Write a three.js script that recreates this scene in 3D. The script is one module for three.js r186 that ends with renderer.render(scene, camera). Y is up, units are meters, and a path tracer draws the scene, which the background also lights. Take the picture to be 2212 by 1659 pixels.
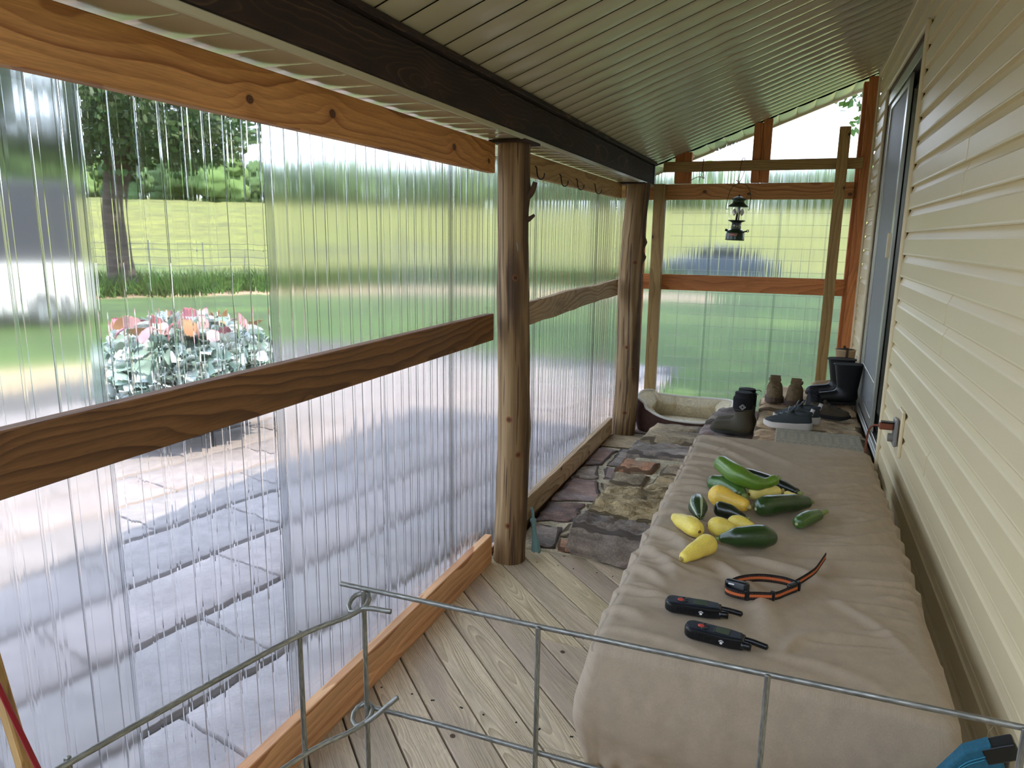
import * as THREE from 'three';
import { ConvexGeometry } from 'three/addons/geometries/ConvexGeometry.js';
import { RoundedBoxGeometry } from 'three/addons/geometries/RoundedBoxGeometry.js';
import { mergeGeometries, mergeVertices, toCreasedNormals } from 'three/addons/utils/BufferGeometryUtils.js';
import { MarchingCubes } from 'three/addons/objects/MarchingCubes.js';

// ---------------------------------------------------------------- camera, sky, sun, exposure
const scene = new THREE.Scene();
const camera = new THREE.PerspectiveCamera(2 * Math.atan(829.5 / 1560) * 180 / Math.PI, 2212 / 1659, 0.05, 600);
camera.position.set(0, 1.65, 0);
camera.rotation.order = 'YXZ';
camera.rotation.set(-0.20106, 0.36788, 0.0137);
const renderer = new THREE.WebGLRenderer({ antialias: true });
renderer.toneMapping = THREE.LinearToneMapping;
renderer.toneMappingExposure = 6.5;
renderer.shadowMap.enabled = true;
renderer.shadowMap.type = THREE.PCFSoftShadowMap;

const SKY_LOW = [0.82, 0.91, 1.04], SKY_HIGH = [0.56, 0.68, 0.93], SKY_GAIN = 1.0;
{
  const W = 64, H = 256, d = new Float32Array(W * H * 4);
  for (let j = 0; j < H; j++) {
    const el = ((j + 0.5) / H - 0.5) * Math.PI, t = Math.pow(Math.max(0, Math.sin(el)), 0.6);
    for (let i = 0; i < W; i++) {
      const k = (j * W + i) * 4;
      for (let c = 0; c < 3; c++) d[k + c] = SKY_GAIN * (SKY_LOW[c] + (SKY_HIGH[c] - SKY_LOW[c]) * t);
      d[k + 3] = 1;
    }
  }
  const t = new THREE.DataTexture(d, W, H, THREE.RGBAFormat, THREE.FloatType);
  t.mapping = THREE.EquirectangularReflectionMapping; t.magFilter = THREE.LinearFilter; t.needsUpdate = true;
  scene.background = t; scene.environment = t;
}
const sun = new THREE.DirectionalLight(new THREE.Color(1.0, 0.87, 0.70), 1.65);
sun.position.set(0.83 * 40, 40, -0.12 * 40); sun.target.position.set(-4, 0, -8);
sun.position.add(sun.target.position);
sun.castShadow = true; sun.shadow.mapSize.set(4096, 4096); sun.shadow.radius = 1;
Object.assign(sun.shadow.camera, { left: -45, right: 45, top: 45, bottom: -45, near: 1, far: 160 });
scene.add(sun, sun.target);

// ---------------------------------------------------------------- helpers
const V3 = (x, y, z) => new THREE.Vector3(x, y, z);
function rngOf(seed) { let a = seed >>> 0; return () => { a |= 0; a = a + 0x6D2B79F5 | 0; let t = Math.imul(a ^ a >>> 15, 1 | a); t = t + Math.imul(t ^ t >>> 7, 61 | t) ^ t; return ((t ^ t >>> 14) >>> 0) / 4294967296; }; }
const rnd = rngOf(7);
const hash = (x, y, s) => { let h = Math.imul(x, 374761393) + Math.imul(y, 668265263) + Math.imul(s, 2147483647 - 1013); h = Math.imul(h ^ h >>> 13, 1274126177); return ((h ^ h >>> 16) >>> 0) / 4294967296; };
function vn(x, y, s = 0) {
  const ix = Math.floor(x), iy = Math.floor(y), fx = x - ix, fy = y - iy, u = fx * fx * (3 - 2 * fx), v = fy * fy * (3 - 2 * fy);
  const a = hash(ix, iy, s), b = hash(ix + 1, iy, s), c = hash(ix, iy + 1, s), d = hash(ix + 1, iy + 1, s);
  return (a + (b - a) * u + (c - a) * v + (a - b - c + d) * u * v) * 2 - 1;
}
function fbm(x, y, s = 0, o = 4) { let r = 0, a = 0.5; for (let i = 0; i < o; i++) { r += a * vn(x, y, s + i * 17); x *= 2.03; y *= 2.03; a *= 0.5; } return r; }
function vn3(x, y, z, s = 0) { const iz = Math.floor(z), f = z - iz, u = f * f * (3 - 2 * f); return vn(x, y, s + iz * 131) * (1 - u) + vn(x, y, s + (iz + 1) * 131) * u; }
const fbm3 = (x, y, z, s = 0, o = 3) => { let r = 0, a = 0.5; for (let i = 0; i < o; i++) { r += a * vn3(x, y, z, s + i * 29); x *= 2.1; y *= 2.1; z *= 2.1; a *= 0.5; } return r; };
const clamp = (x, a = 0, b = 1) => Math.min(b, Math.max(a, x));
const lerp = (a, b, t) => a + (b - a) * t;
const sstep = (a, b, x) => { const t = clamp((x - a) / (b - a)); return t * t * (3 - 2 * t); };
const mix3 = (a, b, t) => [lerp(a[0], b[0], t), lerp(a[1], b[1], t), lerp(a[2], b[2], t)];

// texture of w x h pixels that covers L x H metres; fn(u, v) in metres gives sRGB 0..255
function tex(w, h, L, H, fn, srgb = true) {
  const d = new Uint8Array(w * h * 4);
  for (let j = 0; j < h; j++) for (let i = 0; i < w; i++) {
    const c = fn((i + 0.5) / w * L, (j + 0.5) / h * H), k = (j * w + i) * 4;
    d[k] = clamp(c[0], 0, 255); d[k + 1] = clamp(c[1], 0, 255); d[k + 2] = clamp(c[2], 0, 255); d[k + 3] = 255;
  }
  const t = new THREE.DataTexture(d, w, h);
  t.wrapS = t.wrapT = THREE.MirroredRepeatWrapping; t.magFilter = THREE.LinearFilter; t.minFilter = THREE.LinearFilter;
  t.repeat.set(1 / L, 1 / H); if (srgb) t.colorSpace = THREE.SRGBColorSpace; t.needsUpdate = true;
  return t;
}
const std = (o) => new THREE.MeshStandardMaterial({ roughness: 0.7, ...o });
const phy = (o) => new THREE.MeshPhysicalMaterial({ roughness: 0.7, ...o });

// sawn wood: growth rings cut by the board, bent round the knots
function wood(o) {
  const { L = 2.6, H = 0.3, w = 1024, h = 192, early, late, freq = 160, heart = [0.4, 0.25], wander = 0.05, knots = [], seed = 1, blotch = 0.12, blotchTo, power = 2.2, fiber = 0.07, swirl = 0 } = o;
  return tex(w, h, L, H, (u, v) => {
    let y = v - heart[0] * H + wander * fbm(u * 0.8, v * 1.5, seed) + swirl * fbm(u * 5, v * 7, seed + 5, 3), z = heart[1] * H + wander * 1.3 * fbm(u * 0.6 + 7, v * 0.8, seed + 3);
    let r = Math.hypot(y, z), k = 0, halo = 0;
    for (const [ku, kv, kr] of knots) {
      const d = Math.hypot((u - ku) / 1.25, v - kv), e = Math.exp(-((d / (kr * 2.6)) ** 2));
      r += e * kr * 0.9; halo = Math.max(halo, e * 0.45);
      if (d < kr) k = Math.max(k, sstep(kr, kr * 0.65, d) * (0.75 + 0.25 * Math.sin(d / kr * 14)));
    }
    const q = r * freq + 0.4 * fbm(u * 3, v * 30, seed + 9, 2), f = q - Math.floor(q), ring = Math.pow(f, power) * (1 - sstep(0.93, 1, f));
    let c = mix3(early, late, ring * (0.75 + 0.5 * vn(Math.floor(q) * 1.7, 3, seed)));
    const m = 1 + fiber * vn(u * 14, v * 420, seed + 2) + fiber * 0.6 * vn(u * 60, v * 900, seed + 4) + blotch * fbm(u * 1.6, v * 7, seed + 6, 3);
    if (blotchTo) c = mix3(c, blotchTo, clamp(0.5 * sstep(0.05, 0.5, fbm(u * 2.2, v * 9, seed + 11, 4)) * 1.4));
    c = mix3(c, late, halo * 0.5);
    c = mix3(c, o.knotColor || [45, 24, 14], k);
    return [c[0] * m, c[1] * m, c[2] * m];
  });
}

function numbered(name) { numbered.n ??= {}; const n = numbered.n[name] = (numbered.n[name] ?? -1) + 1; return n ? name + '_' + String(n).padStart(3, '0') : name; }
function add(parent, name, geo, material) {
  const m = new THREE.Mesh(geo, material); m.name = parent === scene ? numbered(name) : name; m.castShadow = m.receiveShadow = true; parent.add(m); return m;
}
function tag(o, label, category, group) { o.userData.label = label; o.userData.category = category; if (group) o.userData.group = group; return o; }
function thing(name, label, category, at = [0, 0, 0], turn = 0, group) {
  const g = new THREE.Group(); g.name = numbered(name); g.position.set(...at); g.rotation.y = turn; scene.add(g); return tag(g, label, category, group);
}
function structure(name) { const g = new THREE.Group(); g.name = name; g.userData.kind = 'structure'; scene.add(g); return g; }

// uv in metres: u along axis 'a', v across it, by the way each face points
function uvAlong(geo, a = 0, ou = 0, ov = 0) {
  const g = geo.index ? geo.toNonIndexed() : geo; g.computeVertexNormals();
  const p = g.attributes.position, n = g.attributes.normal, uv = new Float32Array(p.count * 2), get = (i, k) => p.getComponent(i, k);
  for (let i = 0; i < p.count; i++) {
    const N = [Math.abs(n.getX(i)), Math.abs(n.getY(i)), Math.abs(n.getZ(i))], rest = [0, 1, 2].filter((k) => k !== a);
    if (N[a] > 0.8) { uv[2 * i] = get(i, rest[0]) * 0.3 + ou; uv[2 * i + 1] = get(i, rest[1]) + ov; }
    else { const across = N[rest[0]] > N[rest[1]] ? rest[1] : rest[0]; uv[2 * i] = get(i, a) + ou; uv[2 * i + 1] = get(i, across) + ov + (across === rest[0] ? 0.11 : 0); }
  }
  g.setAttribute('uv', new THREE.BufferAttribute(uv, 2)); return g;
}
const boxes = {};
function cbox(w, h, d, c = 0.003, a = 0, ou = 0, ov = 0) {   // box with chamfered edges, grain along axis a
  const key = [w, h, d, c, a, ou, ov].map((x) => x.toFixed(4)).join();
  if (boxes[key]) return boxes[key];
  const pts = [];
  for (const sx of [-1, 1]) for (const sy of [-1, 1]) for (const sz of [-1, 1]) {
    pts.push(V3(sx * w / 2, sy * (h / 2 - c), sz * (d / 2 - c)), V3(sx * (w / 2 - c), sy * h / 2, sz * (d / 2 - c)), V3(sx * (w / 2 - c), sy * (h / 2 - c), sz * d / 2));
  }
  return boxes[key] = uvAlong(new ConvexGeometry(pts), a, ou, ov);
}
// box given by its limits, as a child
function member(parent, name, [x0, x1], [y0, y1], [z0, z1], material, a, c = 0.003) {
  const m = add(parent, name, cbox(x1 - x0, y1 - y0, z1 - z0, c, a, Math.round(rnd() * 40) / 20, Math.round(rnd() * 20) / 100), material);
  m.position.set((x0 + x1) / 2, (y0 + y1) / 2, (z0 + z1) / 2); return m;
}
// sweep a round section along points; r(t, angle) gives the radius
function sweep(points, r, { n = 48, m = 16, closed = false, flat = 1, cap = true } = {}) {
  const curve = points instanceof THREE.Curve ? points : new THREE.CatmullRomCurve3(points.map((p) => p.isVector3 ? p : V3(...p)), closed, 'centripetal');
  const fr = curve.computeFrenetFrames(n, closed), pos = [], uv = [], idx = [], len = curve.getLength(), rf = typeof r === 'function' ? r : () => r;
  // keep the frame as upright as it can be
  const side = V3(0, 0, 0), up = V3(0, 0, 0), P = V3(0, 0, 0);
  for (let i = 0; i <= n; i++) {
    const t = i / n; curve.getPointAt(t, P); side.copy(fr.normals[i]); up.copy(fr.binormals[i]);
    for (let j = 0; j <= m; j++) {
      const a = j / m * Math.PI * 2, R = rf(t, a), x = Math.cos(a) * R, y = Math.sin(a) * R * flat;
      pos.push(P.x + side.x * x + up.x * y, P.y + side.y * x + up.y * y, P.z + side.z * x + up.z * y); uv.push(t * len, j / m);
    }
  }
  for (let i = 0; i < n; i++) for (let j = 0; j < m; j++) { const a = i * (m + 1) + j, b = a + m + 1; idx.push(a, a + 1, b, b, a + 1, b + 1); }
  if (cap && !closed) for (const i of [0, n]) {
    const c = pos.length / 3; curve.getPointAt(i / n, P); pos.push(P.x, P.y, P.z); uv.push(i ? len : 0, 0.5);
    for (let j = 0; j < m; j++) { const a = i * (m + 1) + j; if (i) idx.push(c, a, a + 1); else idx.push(c, a + 1, a); }
  }
  const g = new THREE.BufferGeometry(); g.setAttribute('position', new THREE.Float32BufferAttribute(pos, 3)); g.setAttribute('uv', new THREE.Float32BufferAttribute(uv, 2)); g.setIndex(idx); g.computeVertexNormals();
  // normals agree across the seam
  const N = g.attributes.normal;
  for (let i = 0; i <= n; i++) { const a = i * (m + 1), b = a + m; const x = N.getX(a) + N.getX(b), y = N.getY(a) + N.getY(b), z = N.getZ(a) + N.getZ(b), l = Math.hypot(x, y, z) || 1; N.setXYZ(a, x / l, y / l, z / l); N.setXYZ(b, x / l, y / l, z / l); }
  return g;
}
const rod = (a, b, r, m = 8) => sweep(new THREE.LineCurve3(V3(...a), V3(...b)), r, { n: 1, m });
const lathe = (pts, m = 32) => new THREE.LatheGeometry(pts.map(([x, y]) => new THREE.Vector2(x, y)), m);
// grid surface from a function of (u, v)
function sheet(nu, nv, f, closeU = false) {
  const pos = [], uv = [], idx = [];
  for (let j = 0; j <= nv; j++) for (let i = 0; i <= nu; i++) { const p = f(i / nu, j / nv); pos.push(p[0], p[1], p[2]); uv.push(p[3] ?? i / nu, p[4] ?? j / nv); }
  for (let j = 0; j < nv; j++) for (let i = 0; i < nu; i++) { const a = j * (nu + 1) + i, b = a + nu + 1; idx.push(a, a + 1, b, b, a + 1, b + 1); }
  const g = new THREE.BufferGeometry(); g.setAttribute('position', new THREE.Float32BufferAttribute(pos, 3)); g.setAttribute('uv', new THREE.Float32BufferAttribute(uv, 2)); g.setIndex(idx); g.computeVertexNormals(); return g;
}
// smooth solid from a distance function inside a box
function solid(lo, hi, res, fn) {
  const mc = new MarchingCubes(res, undefined, false, false, 60000); mc.isolation = 0;
  const c = [0, 1, 2].map((k) => (lo[k] + hi[k]) / 2), s = [0, 1, 2].map((k) => (hi[k] - lo[k]) / 2), h = res / 2;
  for (let z = 0; z < res; z++) for (let y = 0; y < res; y++) for (let x = 0; x < res; x++) mc.field[x + y * res + z * res * res] = -fn(c[0] + (x - h) / h * s[0], c[1] + (y - h) / h * s[1], c[2] + (z - h) / h * s[2]);
  mc.update();
  const n = mc.count, p = new Float32Array(n * 3);
  for (let i = 0; i < n; i++) for (let k = 0; k < 3; k++) p[3 * i + k] = c[k] + mc.positionArray[3 * i + k] * s[k];
  let g = new THREE.BufferGeometry(); g.setAttribute('position', new THREE.BufferAttribute(p, 3)); g = mergeVertices(g, 1e-5); g.computeVertexNormals();
  const P = g.attributes.position, uv = new Float32Array(P.count * 2); for (let i = 0; i < P.count; i++) { uv[2 * i] = P.getX(i) + P.getZ(i) * 0.7; uv[2 * i + 1] = P.getY(i); }
  g.setAttribute('uv', new THREE.BufferAttribute(uv, 2)); return g;
}
const smin = (a, b, k) => { const h = clamp(0.5 + 0.5 * (b - a) / k); return lerp(b, a, h) - k * h * (1 - h); };
function cone(x, y, z, a, b, ra, rb) {   // tapered capsule
  const d = [b[0] - a[0], b[1] - a[1], b[2] - a[2]], q = [x - a[0], y - a[1], z - a[2]], t = clamp((q[0] * d[0] + q[1] * d[1] + q[2] * d[2]) / (d[0] ** 2 + d[1] ** 2 + d[2] ** 2));
  return Math.hypot(q[0] - d[0] * t, q[1] - d[1] * t, q[2] - d[2] * t) - lerp(ra, rb, t);
}

// ---------------------------------------------------------------- materials
const pine = std({ map: wood({ early: [208, 150, 88], late: [152, 94, 50], freq: 75, heart: [0.9, 0.55], wander: 0.07, seed: 3, knots: [[0.42, 0.2, 0.016], [0.78, 0.18, 0.014], [1.55, 0.17, 0.016], [2.05, 0.14, 0.012], [1.1, 0.05, 0.012]], knotColor: [62, 34, 20] }), roughness: 0.62 });
const pineDark = std({ map: wood({ early: [138, 96, 56], late: [88, 55, 31], freq: 85, heart: [0.2, 0.8], wander: 0.09, seed: 12, knots: [[0.5, 0.1, 0.014], [1.45, 0.2, 0.017], [1.9, 0.08, 0.012]], knotColor: [60, 34, 20] }), roughness: 0.66 });
const sillWood = std({ map: wood({ early: [238, 186, 134], late: [188, 126, 84], freq: 34, heart: [0.5, 0.35], wander: 0.12, seed: 21, power: 1.2, fiber: 0.05 }), roughness: 0.68 });
const greyPine = std({ map: wood({ early: [196, 168, 130], late: [146, 114, 82], freq: 70, heart: [0.4, 0.5], wander: 0.1, seed: 31, swirl: 0.01, knots: [[0.6, 0.12, 0.012], [1.3, 0.2, 0.014], [2.0, 0.1, 0.013]], blotchTo: [150, 128, 100] }), roughness: 0.75 });
const plyTan = std({ map: wood({ early: [196, 158, 98], late: [152, 114, 66], freq: 36, heart: [0.5, 0.3], wander: 0.14, seed: 37, swirl: 0.02 }), roughness: 0.7 });
const treated = std({ map: wood({ early: [172, 140, 86], late: [126, 96, 54], freq: 80, heart: [0.3, 0.6], wander: 0.05, seed: 41, knots: [[0.9, 0.1, 0.013], [1.9, 0.05, 0.012], [2.4, 0.2, 0.012]], knotColor: [58, 36, 20] }), roughness: 0.68 });
const cedar = std({ map: wood({ early: [204, 130, 72], late: [150, 84, 42], freq: 95, heart: [0.7, 0.7], wander: 0.06, seed: 51, knots: [[1.2, 0.12, 0.012], [2.2, 0.2, 0.013]] }), roughness: 0.66 });
const beamWood = std({ map: wood({ L: 3.2, w: 1280, early: [40, 25, 17], late: [116, 90, 68], freq: 75, heart: [0.5, 0.25], wander: 0.12, seed: 61, swirl: 0.035, blotchTo: [30, 18, 12], power: 6, knots: [[0.4, 0.15, 0.02], [1.2, 0.2, 0.018], [1.9, 0.1, 0.02], [2.6, 0.16, 0.02], [2.9, 0.07, 0.02]] }), roughness: 0.75 });
const deckWoods = [0, 1, 2, 3].map((i) => std({
  map: wood({ L: 2.6, H: 0.18, w: 1536, h: 128, early: [[222, 202, 168], [214, 194, 162], [226, 205, 166], [208, 188, 156]][i], late: [[172, 150, 116], [164, 142, 112], [178, 154, 114], [158, 136, 106]][i], freq: [230, 260, 170, 290][i], heart: [[0.5, 0.5], [0.2, 0.4], [0.6, 0.35], [0.9, 0.7]][i], wander: 0.06, seed: 70 + i * 9, blotch: 0.16, blotchTo: [[194, 176, 148], [186, 168, 144], [204, 184, 140], [180, 160, 138]][i], power: 1.3, fiber: 0.07, knots: [[[0.7, 0.1, 0.01]], [[1.3, 0.06, 0.012]], [[1.9, 0.12, 0.009]], [[0.4, 0.08, 0.011]]][i] }), roughness: 0.78 }));
deckWoods.forEach((m) => { m.bumpMap = m.map; m.bumpScale = 0.0012; });
const vinylNoise = tex(256, 256, 0.5, 0.12, (u, v) => { const g = 128 + 40 * vn(u * 20, v * 900, 5) + 25 * vn(u * 55, v * 500, 8); return [g, g, g]; }, false);
const siding = phy({ color: 0xf0dfb4, roughness: 0.42, bumpMap: vinylNoise, bumpScale: 0.00025 });
const sidingTrim = phy({ color: 0xf0deb6, roughness: 0.4 });
const soffit = phy({ color: 0xc2b99b, roughness: 0.16 });
const galv = std({ metalness: 0.75, roughness: 0.5, map: tex(256, 64, 0.5, 1, (u, v) => { const g = 148 + 34 * fbm(u * 60, v * 9, 4) + 22 * vn(u * 220, v * 20, 9); return [g, g, g * 0.95]; }) });
const alu = std({ color: 0xbab9ae, metalness: 0.55, roughness: 0.34 });
const brownTrim = std({ color: 0x5d4634, roughness: 0.6 });
const blackPlastic = phy({ color: 0x101318, roughness: 0.38 });
const mortar = std({ map: tex(512, 512, 1, 1, (u, v) => { const g = 1 + 0.22 * fbm(u * 9, v * 9, 3) + 0.14 * vn(u * 110, v * 110, 7); return [186 * g, 172 * g, 142 * g]; }), roughness: 0.95 });
const stoneTex = (base, seed, alt) => tex(512, 512, 0.8, 0.8, (u, v) => {
  const a = fbm(u * 4, v * 4, seed, 4), b = fbm(u * 14, v * 30, seed + 9, 4), c = vn(u * 160, v * 160, seed + 3), t = sstep(-0.1, 0.45, fbm(u * 6 + 4, v * 9, seed + 21, 3));
  const m = 1 + 0.22 * a + 0.26 * b + 0.10 * c, q = mix3(base, alt, t); return [q[0] * m, q[1] * m, q[2] * m];
});
const stones = [[[166, 146, 114], [142, 126, 102]], [[148, 134, 120], [126, 114, 106]], [[174, 152, 112], [150, 132, 98]], [[176, 126, 92], [156, 134, 104]], [[138, 122, 116], [146, 118, 104]], [[162, 142, 112], [174, 158, 122]], [[206, 182, 146], [178, 152, 118]], [[192, 160, 124], [206, 184, 148]]]
  .map(([a, b], i) => { const t = stoneTex(a, 100 + i * 31, b); return std({ map: t, bumpMap: t, bumpScale: 0.014, roughness: 0.88 }); });
const brownStone = std({ map: stoneTex([150, 118, 78], 333, [122, 94, 60]), roughness: 0.9 });
const concrete = [0, 1, 2].map((i) => std({ map: tex(512, 512, 1.6, 1.6, (u, v) => { const m = 1 + 0.12 * fbm(u * 3, v * 3, 400 + i * 7, 4) + 0.10 * fbm(u * 18, v * 18, 420 + i, 3) + 0.05 * vn(u * 190, v * 190, 9); return [[130, 121, 116], [124, 116, 111], [134, 123, 117]][i].map((x) => x * m); }), roughness: 0.9 }));

// clear ribbed sheets: solid plastic, thin, with real ribs (and fine flutes that smear the view sideways)
const clearSheet = phy({ color: 0xe2e6ea, roughness: 0.02, transmission: 1, thickness: 0.0015, ior: 1.45 });
const hazySheet = phy({ color: 0xdde0e2, roughness: 0.09, transmission: 1, thickness: 0.0015, ior: 1.45 });
function ribbed({ len, y0, y1, pitch = 0.067, rib = 0.006, ribW = 0.02, flute = 0, sag = 0, th = 0.0014, step = 0.004, phase = 0, wob = 0 }) {
  const ds = flute ? flute / 6 : step, n = Math.round(len / ds), ny = wob ? 24 : 1, pos = [], idx = [];
  const base = (s) => { const q = ((s + phase) / pitch - Math.floor((s + phase) / pitch) - 0.5) * pitch; return Math.abs(q) < ribW / 2 ? rib * (0.5 + 0.5 * Math.cos(q / ribW * 2 * Math.PI)) : 0; };
  for (const f of [0, 1]) for (let j = 0; j <= ny; j++) for (let i = 0; i <= n; i++) {
    const s = i / n * len, y = lerp(y0, y1, j / ny); let o = base(s) + (f ? th : 0);
    if (f && flute) { const q = s / flute; const k = q - Math.floor(q) - 0.5; o += sag * (1 - 4 * k * k) * (0.75 + 0.5 * hash(Math.floor(q), 1, 5)); }
    if (wob) { const e = wob * fbm(s * 9, y * 2.5, 77 + f * 40, 3); o += f ? Math.max(e, -th * 0.6) : Math.min(e, th * 0.3); }
    pos.push(s, y, o);
  }
  const row = n + 1, lay = row * (ny + 1);
  for (let j = 0; j < ny; j++) for (let i = 0; i < n; i++) { const a = j * row + i, b = a + 1, c = a + row, d = c + 1; idx.push(a, c, b, b, c, d, lay + a, lay + b, lay + c, lay + b, lay + d, lay + c); }
  for (let i = 0; i < n; i++) { const a = i, b = i + 1, A = lay + a, B = lay + b; idx.push(a, b, A, b, B, A); const t = ny * row; idx.push(a + t, A + t, b + t, b + t, A + t, B + t); }
  for (let j = 0; j < ny; j++) for (const i of [0, n]) { const a = j * row + i, c = a + row, A = lay + a, C = lay + c; i ? idx.push(a, c, A, c, C, A) : idx.push(a, A, c, c, A, C); }
  let g = new THREE.BufferGeometry(); g.setAttribute('position', new THREE.Float32BufferAttribute(pos, 3)); g.setIndex(idx);
  g = toCreasedNormals(g, 0.9); return g;
}

// ---------------------------------------------------------------- floor: diagonal deck boards, then flagstones
const floor = structure('floor');
{
  const A = 44.2 * Math.PI / 180, d = [Math.cos(A), Math.sin(A)], n = [Math.sin(A), -Math.cos(A)], to = new THREE.Matrix4().makeBasis(V3(d[0], 0, d[1]), V3(n[0], 0, n[1]), V3(0, 1, 0));
  const clip = (poly, f) => { const out = []; for (let i = 0; i < poly.length; i++) { const a = poly[i], b = poly[(i + 1) % poly.length], fa = f(a), fb = f(b); if (fa >= 0) out.push(a); if ((fa >= 0) !== (fb >= 0)) { const t = fa / (fa - fb); out.push([lerp(a[0], b[0], t), lerp(a[1], b[1], t)]); } } return out; };
  const nails = [], nail = new THREE.CylinderGeometry(0.004, 0.004, 0.002, 6), r2 = rngOf(19);
  const front = (p) => p[1] + 3.44 + 0.05 * (p[0] + 1);
  for (let k = -22; k < 12; k++) {
    const s0 = 0.5548 + 0.1425 * k + 0.0036, s1 = s0 + 0.1425 - 0.0072;
    let cuts = [-9, 0.4]; if (k === 3) cuts = [-9, -2.0, 0.4]; if (k === 5) cuts = [-9, -2.62, 0.4]; if (k === 1) cuts = [-9, -0.9, 0.4]; if (k % 3 === 0 && k < 0) cuts = [-9, -0.3 + 0.25 * k % 1, 0.4];
    for (let c = 0; c + 1 < cuts.length; c++) {
      let p = [[-9, s0], [9, s0], [9, s1], [-9, s1]].map(([u, v]) => [d[0] * u + n[0] * v, d[1] * u + n[1] * v]);
      for (const f of [(q) => q[0] + 1.372, (q) => 0.485 - q[0], front, (q) => cuts[c + 1] - 0.0008 - q[1], (q) => q[1] - cuts[c] - 0.0008]) p = clip(p, f);
      if (p.length < 3) continue;
      const loc = p.map(([x, z]) => new THREE.Vector2(d[0] * x + d[1] * z, n[0] * x + n[1] * z)), area = Math.abs(THREE.ShapeUtils.area(loc)); if (area < 0.004) continue;
      const g = new THREE.ExtrudeGeometry(new THREE.Shape(loc), { depth: 0.026, bevelEnabled: true, bevelThickness: 0.003, bevelSize: 0.003, bevelOffset: -0.003, bevelSegments: 1 });
      const uv = g.attributes.uv, ou = r2() * 3, ov = r2() * 0.04; for (let i = 0; i < uv.count; i++) uv.setXY(i, uv.getX(i) + ou, uv.getY(i) - s0 + ov + 0.01);
      g.applyMatrix4(to); g.translate(0, -0.029 + (r2() - 0.5) * 0.002, 0);
      add(floor, 'deck_board', g, deckWoods[Math.floor(r2() * 4)]);
      for (let zz = -3.3; zz < 0.2; zz += 0.61) for (const f of [0.2, 0.8]) { const v = lerp(s0, s1, f), u = (zz - n[1] * v) / d[1], x = d[0] * u + n[0] * v; if (x > -1.3 && x < 0.45) { const q = nail.clone(); q.translate(x + (r2() - 0.5) * 0.01, 0.0006, zz + (r2() - 0.5) * 0.01); nails.push(q); } }
    }
  }
  const nm = add(floor, 'nail_heads', mergeGeometries(nails), std({ color: 0x2b2622, roughness: 0.7 })); nm.userData.kind = 'stuff';
  for (let z = -3.2; z < 0.35; z += 0.41) member(floor, 'joist', [-1.36, 0.48], [-0.17, -0.034], [z, z + 0.038], pineDark, 0);
}
// rough stone between four corners (x, z) in ring order
function quadStone(c, y0, y1, { nx = 8, nz = 8, amp = 0.008, seed = 1, edge = 0.012, wave = 0.01 } = {}) {
  const top = [], P = (u, v) => [lerp(lerp(c[0][0], c[1][0], u), lerp(c[3][0], c[2][0], u), v), lerp(lerp(c[0][1], c[1][1], u), lerp(c[3][1], c[2][1], u), v)];
  const pos = [], idx = [], ny = Math.max(1, Math.round((y1 - y0) / 0.05)), N = nx + 1;
  for (let j = 0; j <= nz; j++) for (let i = 0; i <= nx; i++) {
    const u = i / nx, v = j / nz, e = Math.min(u, 1 - u, v, 1 - v); let [x, z] = P(u, v);
    if (e === 0) { x += wave * vn(x * 14, z * 14, seed); z += wave * vn(x * 14, z * 14, seed + 5); }
    const r = e === 0 ? edge : 0, y = y1 - r + amp * (fbm(x * 8, z * 14, seed + 9, 3) * 2 + 0.7 * vn(x * 35, z * 60, seed + 2));
    pos.push(x, y, z);
  }
  for (let j = 0; j < nz; j++) for (let i = 0; i < nx; i++) { const a = j * N + i, b = a + N; idx.push(a, b, a + 1, b, b + 1, a + 1); }
  const ring = []; for (let i = 0; i < nx; i++) ring.push(i); for (let j = 0; j < nz; j++) ring.push(j * N + nx); for (let i = nx; i > 0; i--) ring.push(nz * N + i); for (let j = nz; j > 0; j--) ring.push(j * N);
  const cx = (c[0][0] + c[1][0] + c[2][0] + c[3][0]) / 4, cz = (c[0][1] + c[1][1] + c[2][1] + c[3][1]) / 4; let prev = ring;
  for (let k = 1; k <= ny; k++) {
    const cur = ring.map((q) => { const t = k / ny, x = pos[3 * q], z = pos[3 * q + 2], l = Math.hypot(x - cx, z - cz), y = lerp(pos[3 * q + 1], y0, t), o = (k < ny ? 0.008 : -0.004) + amp * 1.2 * vn3(x * 16, y * 30, z * 16, seed + 31); pos.push(x + (x - cx) / l * o, y, z + (z - cz) / l * o); return pos.length / 3 - 1; });
    for (let i = 0; i < ring.length; i++) { const a = prev[i], b = prev[(i + 1) % ring.length], A = cur[i], B = cur[(i + 1) % ring.length]; idx.push(a, b, A, b, B, A); } prev = cur;
  }
  const g = new THREE.BufferGeometry(); g.setAttribute('position', new THREE.Float32BufferAttribute(pos, 3)); g.setIndex(idx); g.computeVertexNormals();
  const uv = new Float32Array(pos.length / 3 * 2), nn = g.attributes.normal; for (let i = 0; i < pos.length / 3; i++) { const s = Math.abs(nn.getY(i)) > 0.5; uv[2 * i] = pos[3 * i] + (s ? 0 : pos[3 * i + 2]) + seed * 0.37; uv[2 * i + 1] = s ? pos[3 * i + 2] : pos[3 * i + 1]; }
  g.setAttribute('uv', new THREE.BufferAttribute(uv, 2)); return g;
}
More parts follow.
